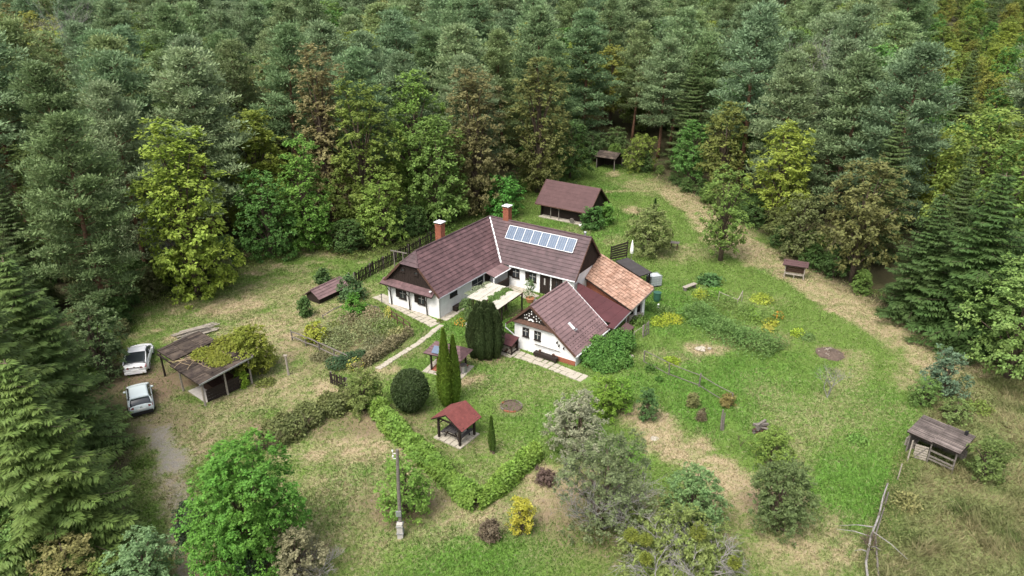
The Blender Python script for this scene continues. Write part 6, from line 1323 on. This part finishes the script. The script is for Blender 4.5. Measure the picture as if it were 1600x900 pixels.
fo = tag(link('far_forest', fm), 'distant forest of pines and broadleaf trees filling the upper picture', 'forest', kind='stuff')
ng = bpy.data.node_groups.new('far_forest_nodes', 'GeometryNodeTree'); ng.interface.new_socket('Geometry', in_out='INPUT', socket_type='NodeSocketGeometry'); ng.interface.new_socket('Geometry', in_out='OUTPUT', socket_type='NodeSocketGeometry')
N_ = ng.nodes; gi = N_.new('NodeGroupInput'); go = N_.new('NodeGroupOutput'); ip = N_.new('GeometryNodeInstanceOnPoints'); ci = N_.new('GeometryNodeCollectionInfo'); ci.inputs['Collection'].default_value = pc; ci.inputs['Separate Children'].default_value = True; ci.inputs['Reset Children'].default_value = True
def nattr(k, ty):
    q = N_.new('GeometryNodeInputNamedAttribute'); q.data_type = ty; q.inputs['Name'].default_value = k; return q.outputs['Attribute']
cx = N_.new('ShaderNodeCombineXYZ'); ng.links.new(nattr('rot', 'FLOAT'), cx.inputs['Z'])
ng.links.new(gi.outputs[0], ip.inputs['Points']); ng.links.new(ci.outputs[0], ip.inputs['Instance']); ip.inputs['Pick Instance'].default_value = True
ng.links.new(nattr('idx', 'INT'), ip.inputs['Instance Index']); ng.links.new(cx.outputs[0], ip.inputs['Rotation']); ng.links.new(nattr('sc', 'FLOAT'), ip.inputs['Scale']); ng.links.new(ip.outputs[0], go.inputs[0])
fo.modifiers.new('forest', 'NODES').node_group = ng
print('forest', cnt, 'far', len(far), 'shrubs', n_s)

# ------------------------------------------------------------------ grass
r = np.random.default_rng(5); NB = 900000
bx_ = r.uniform(-48, 58, NB); by_ = 27+ (r.random(NB)**1.35)*92
keep = infrustum(bx_, by_, 2.) & (inpoly(bx_, by_, CLEAR) | (seg_d(bx_, by_, CLEAR, True) < 2.5))
def inrect(x, y, o, ang, x0, x1, y0, y1):
    c_, s_ = math.cos(ang), math.sin(ang); u = (x-o[0])*c_+(y-o[1])*s_; v = -(x-o[0])*s_+(y-o[1])*c_; return (u > x0) & (u < x1) & (v > y0) & (v < y1)
for rc in (((-6.74,60.34),R(57),-.1,16,0,6.3),((-6.74,60.34),R(57),10,16,-8.7,0),((-6.74,60.34),R(57),7,10.1,-1.5,0),((5.21,51.6),R(56.15),-.05,7.8,-.3,6.1),((6.71,67.21),R(-65),0,8.0,.3,4.2),((9.62,85.83),R(146.4),.4,7.5,-5,-.3),((-3.35,40.21),R(55.1),0,2.25,.2,2.6),((-5.15,51.2),R(-24),-1.8,1.8,-1.4,1.2),((-22.83,45.7),R(140.5),.2,6.5,-4,-.1)):
    keep &= ~inrect(bx_, by_, *rc)
for P_, w_ in (([(-13.39, 65.50), (-6.91, 59.04)],.68),([(-6.44, 59.04), (-8.08, 55.59), (-9.86, 52.90), (-10.94, 51.11)],.26),([(-6.53, 60.08), (-4.80, 62.84)],.6),([(5.79, 49.51), (2.39, 52.25), (-0.55, 54.22)],.6),([(-0.33, 67.87), (2.21, 64.89), (3.12, 63.70)],.75)):
    keep &= seg_d(bx_, by_, P_) > w_
bx_, by_ = bx_[keep], by_[keep]; mk = masks(bx_, by_)
bare = np.clip(mk['gravel']*1.1+mk['dirt']*.75+mk['dry']*.35+np.clip(mk['forest']-.3, 0, 1), 0, 1); keep = r.random(len(bx_)) > bare
bx_, by_ = bx_[keep], by_[keep]; mk = {k: v[keep] for k, v in mk.items()}; n_ = len(bx_)
tall = np.clip(mk['meadow']*1.0+np.clip(mk['forest']*1.6, 0, .6), 0, 1); patch = fbm(bx_*.7+3, by_*.7+11, 3)
h_ = (.07+.10*r.random(n_)+.10*np.clip(patch-.5, 0, 1)*2+.08*mk['lush'])*(1+tall*(.5+1.6*np.clip(patch-.42, 0, 1)*2.2))
base = np.stack([bx_, by_, hill(bx_, by_)+bump(bx_, by_)-.02], -1); a = r.uniform(0, 6.28, n_); sd = np.stack([np.cos(a), np.sin(a), 0*a], -1); wd = (.02+.02*r.random(n_))*(1+by_/110)
# wind-laid direction varies slowly in the tall grass
wa = fbm(bx_*.25, by_*.25, 2)*9; ln = np.stack([np.cos(wa), np.sin(wa), 0*wa], -1)*(tall*.35)[:, None]+np.stack([r.normal(0, .6, n_), r.normal(0, .6, n_), 0*a], -1)
tip = base+(np.array([0,0,1.])+ln)*h_[:, None]
V_ = np.stack([base-sd*wd[:, None], base+sd*wd[:, None], tip], 1).reshape(-1, 3)
gme = bpy.data.meshes.new('grass'); quads_to_mesh(gme, V_, np.arange(3*n_).reshape(-1, 3))
lerp = lambda A, B, f: A*(1-f[:, None])+B*f[:, None]
col = np.tile(C_GREEN, (n_, 1))*(.8+.5*mk['n1'])[:, None]; col = lerp(col, C_LUSH, mk['lush']); mm = mk['meadow']*np.clip((fbm(bx_*.45+40, by_*.45, 3)-.36)*3.5, 0, 1); col = lerp(col, C_MEAD, mk['meadow']); col = lerp(col, np.array([.30,.255,.14]), mm*.6); gg = mk['meadow']*np.clip((fbm(bx_*.6+90, by_*.6+20, 3)-.56)*6, 0, 1); col = lerp(col, np.array([.085,.135,.035]), gg*.8); dsel = np.clip(mk['dry']*1.25-.1+r.normal(0, .22, n_), 0, 1); col = lerp(col, C_DRY, dsel); col = col*r.uniform(.8, 1.2, (n_, 1))
ca = gme.color_attributes.new('tint', 'FLOAT_COLOR', 'POINT'); ca.data.foreach_set('color', np.repeat(np.c_[col, np.ones(n_)], 3, 0).astype(np.float32).ravel())
gmat = bpy.data.materials.new('grass_blades'); gmat.use_nodes = True; n = gmat.node_tree.nodes; l = gmat.node_tree.links; at = n.new('ShaderNodeAttribute'); at.attribute_name = 'tint'; b = n['Principled BSDF']; b.inputs['Roughness'].default_value = .7; b.inputs['Specular IOR Level'].default_value = .2
l.new(at.outputs['Color'], b.inputs['Base Color']); tr = n.new('ShaderNodeBsdfTranslucent'); l.new(at.outputs['Color'], tr.inputs['Color']); mx = n.new('ShaderNodeMixShader'); mx.inputs[0].default_value = .35; l.new(b.outputs[0], mx.inputs[1]); l.new(tr.outputs[0], mx.inputs[2]); l.new(mx.outputs[0], n['Material Output'].inputs[0])
gme.materials.append(gmat); tag(link('grass', gme), 'short grass covering the lawns and meadow', 'grass', kind='stuff')
print('blades', n_)
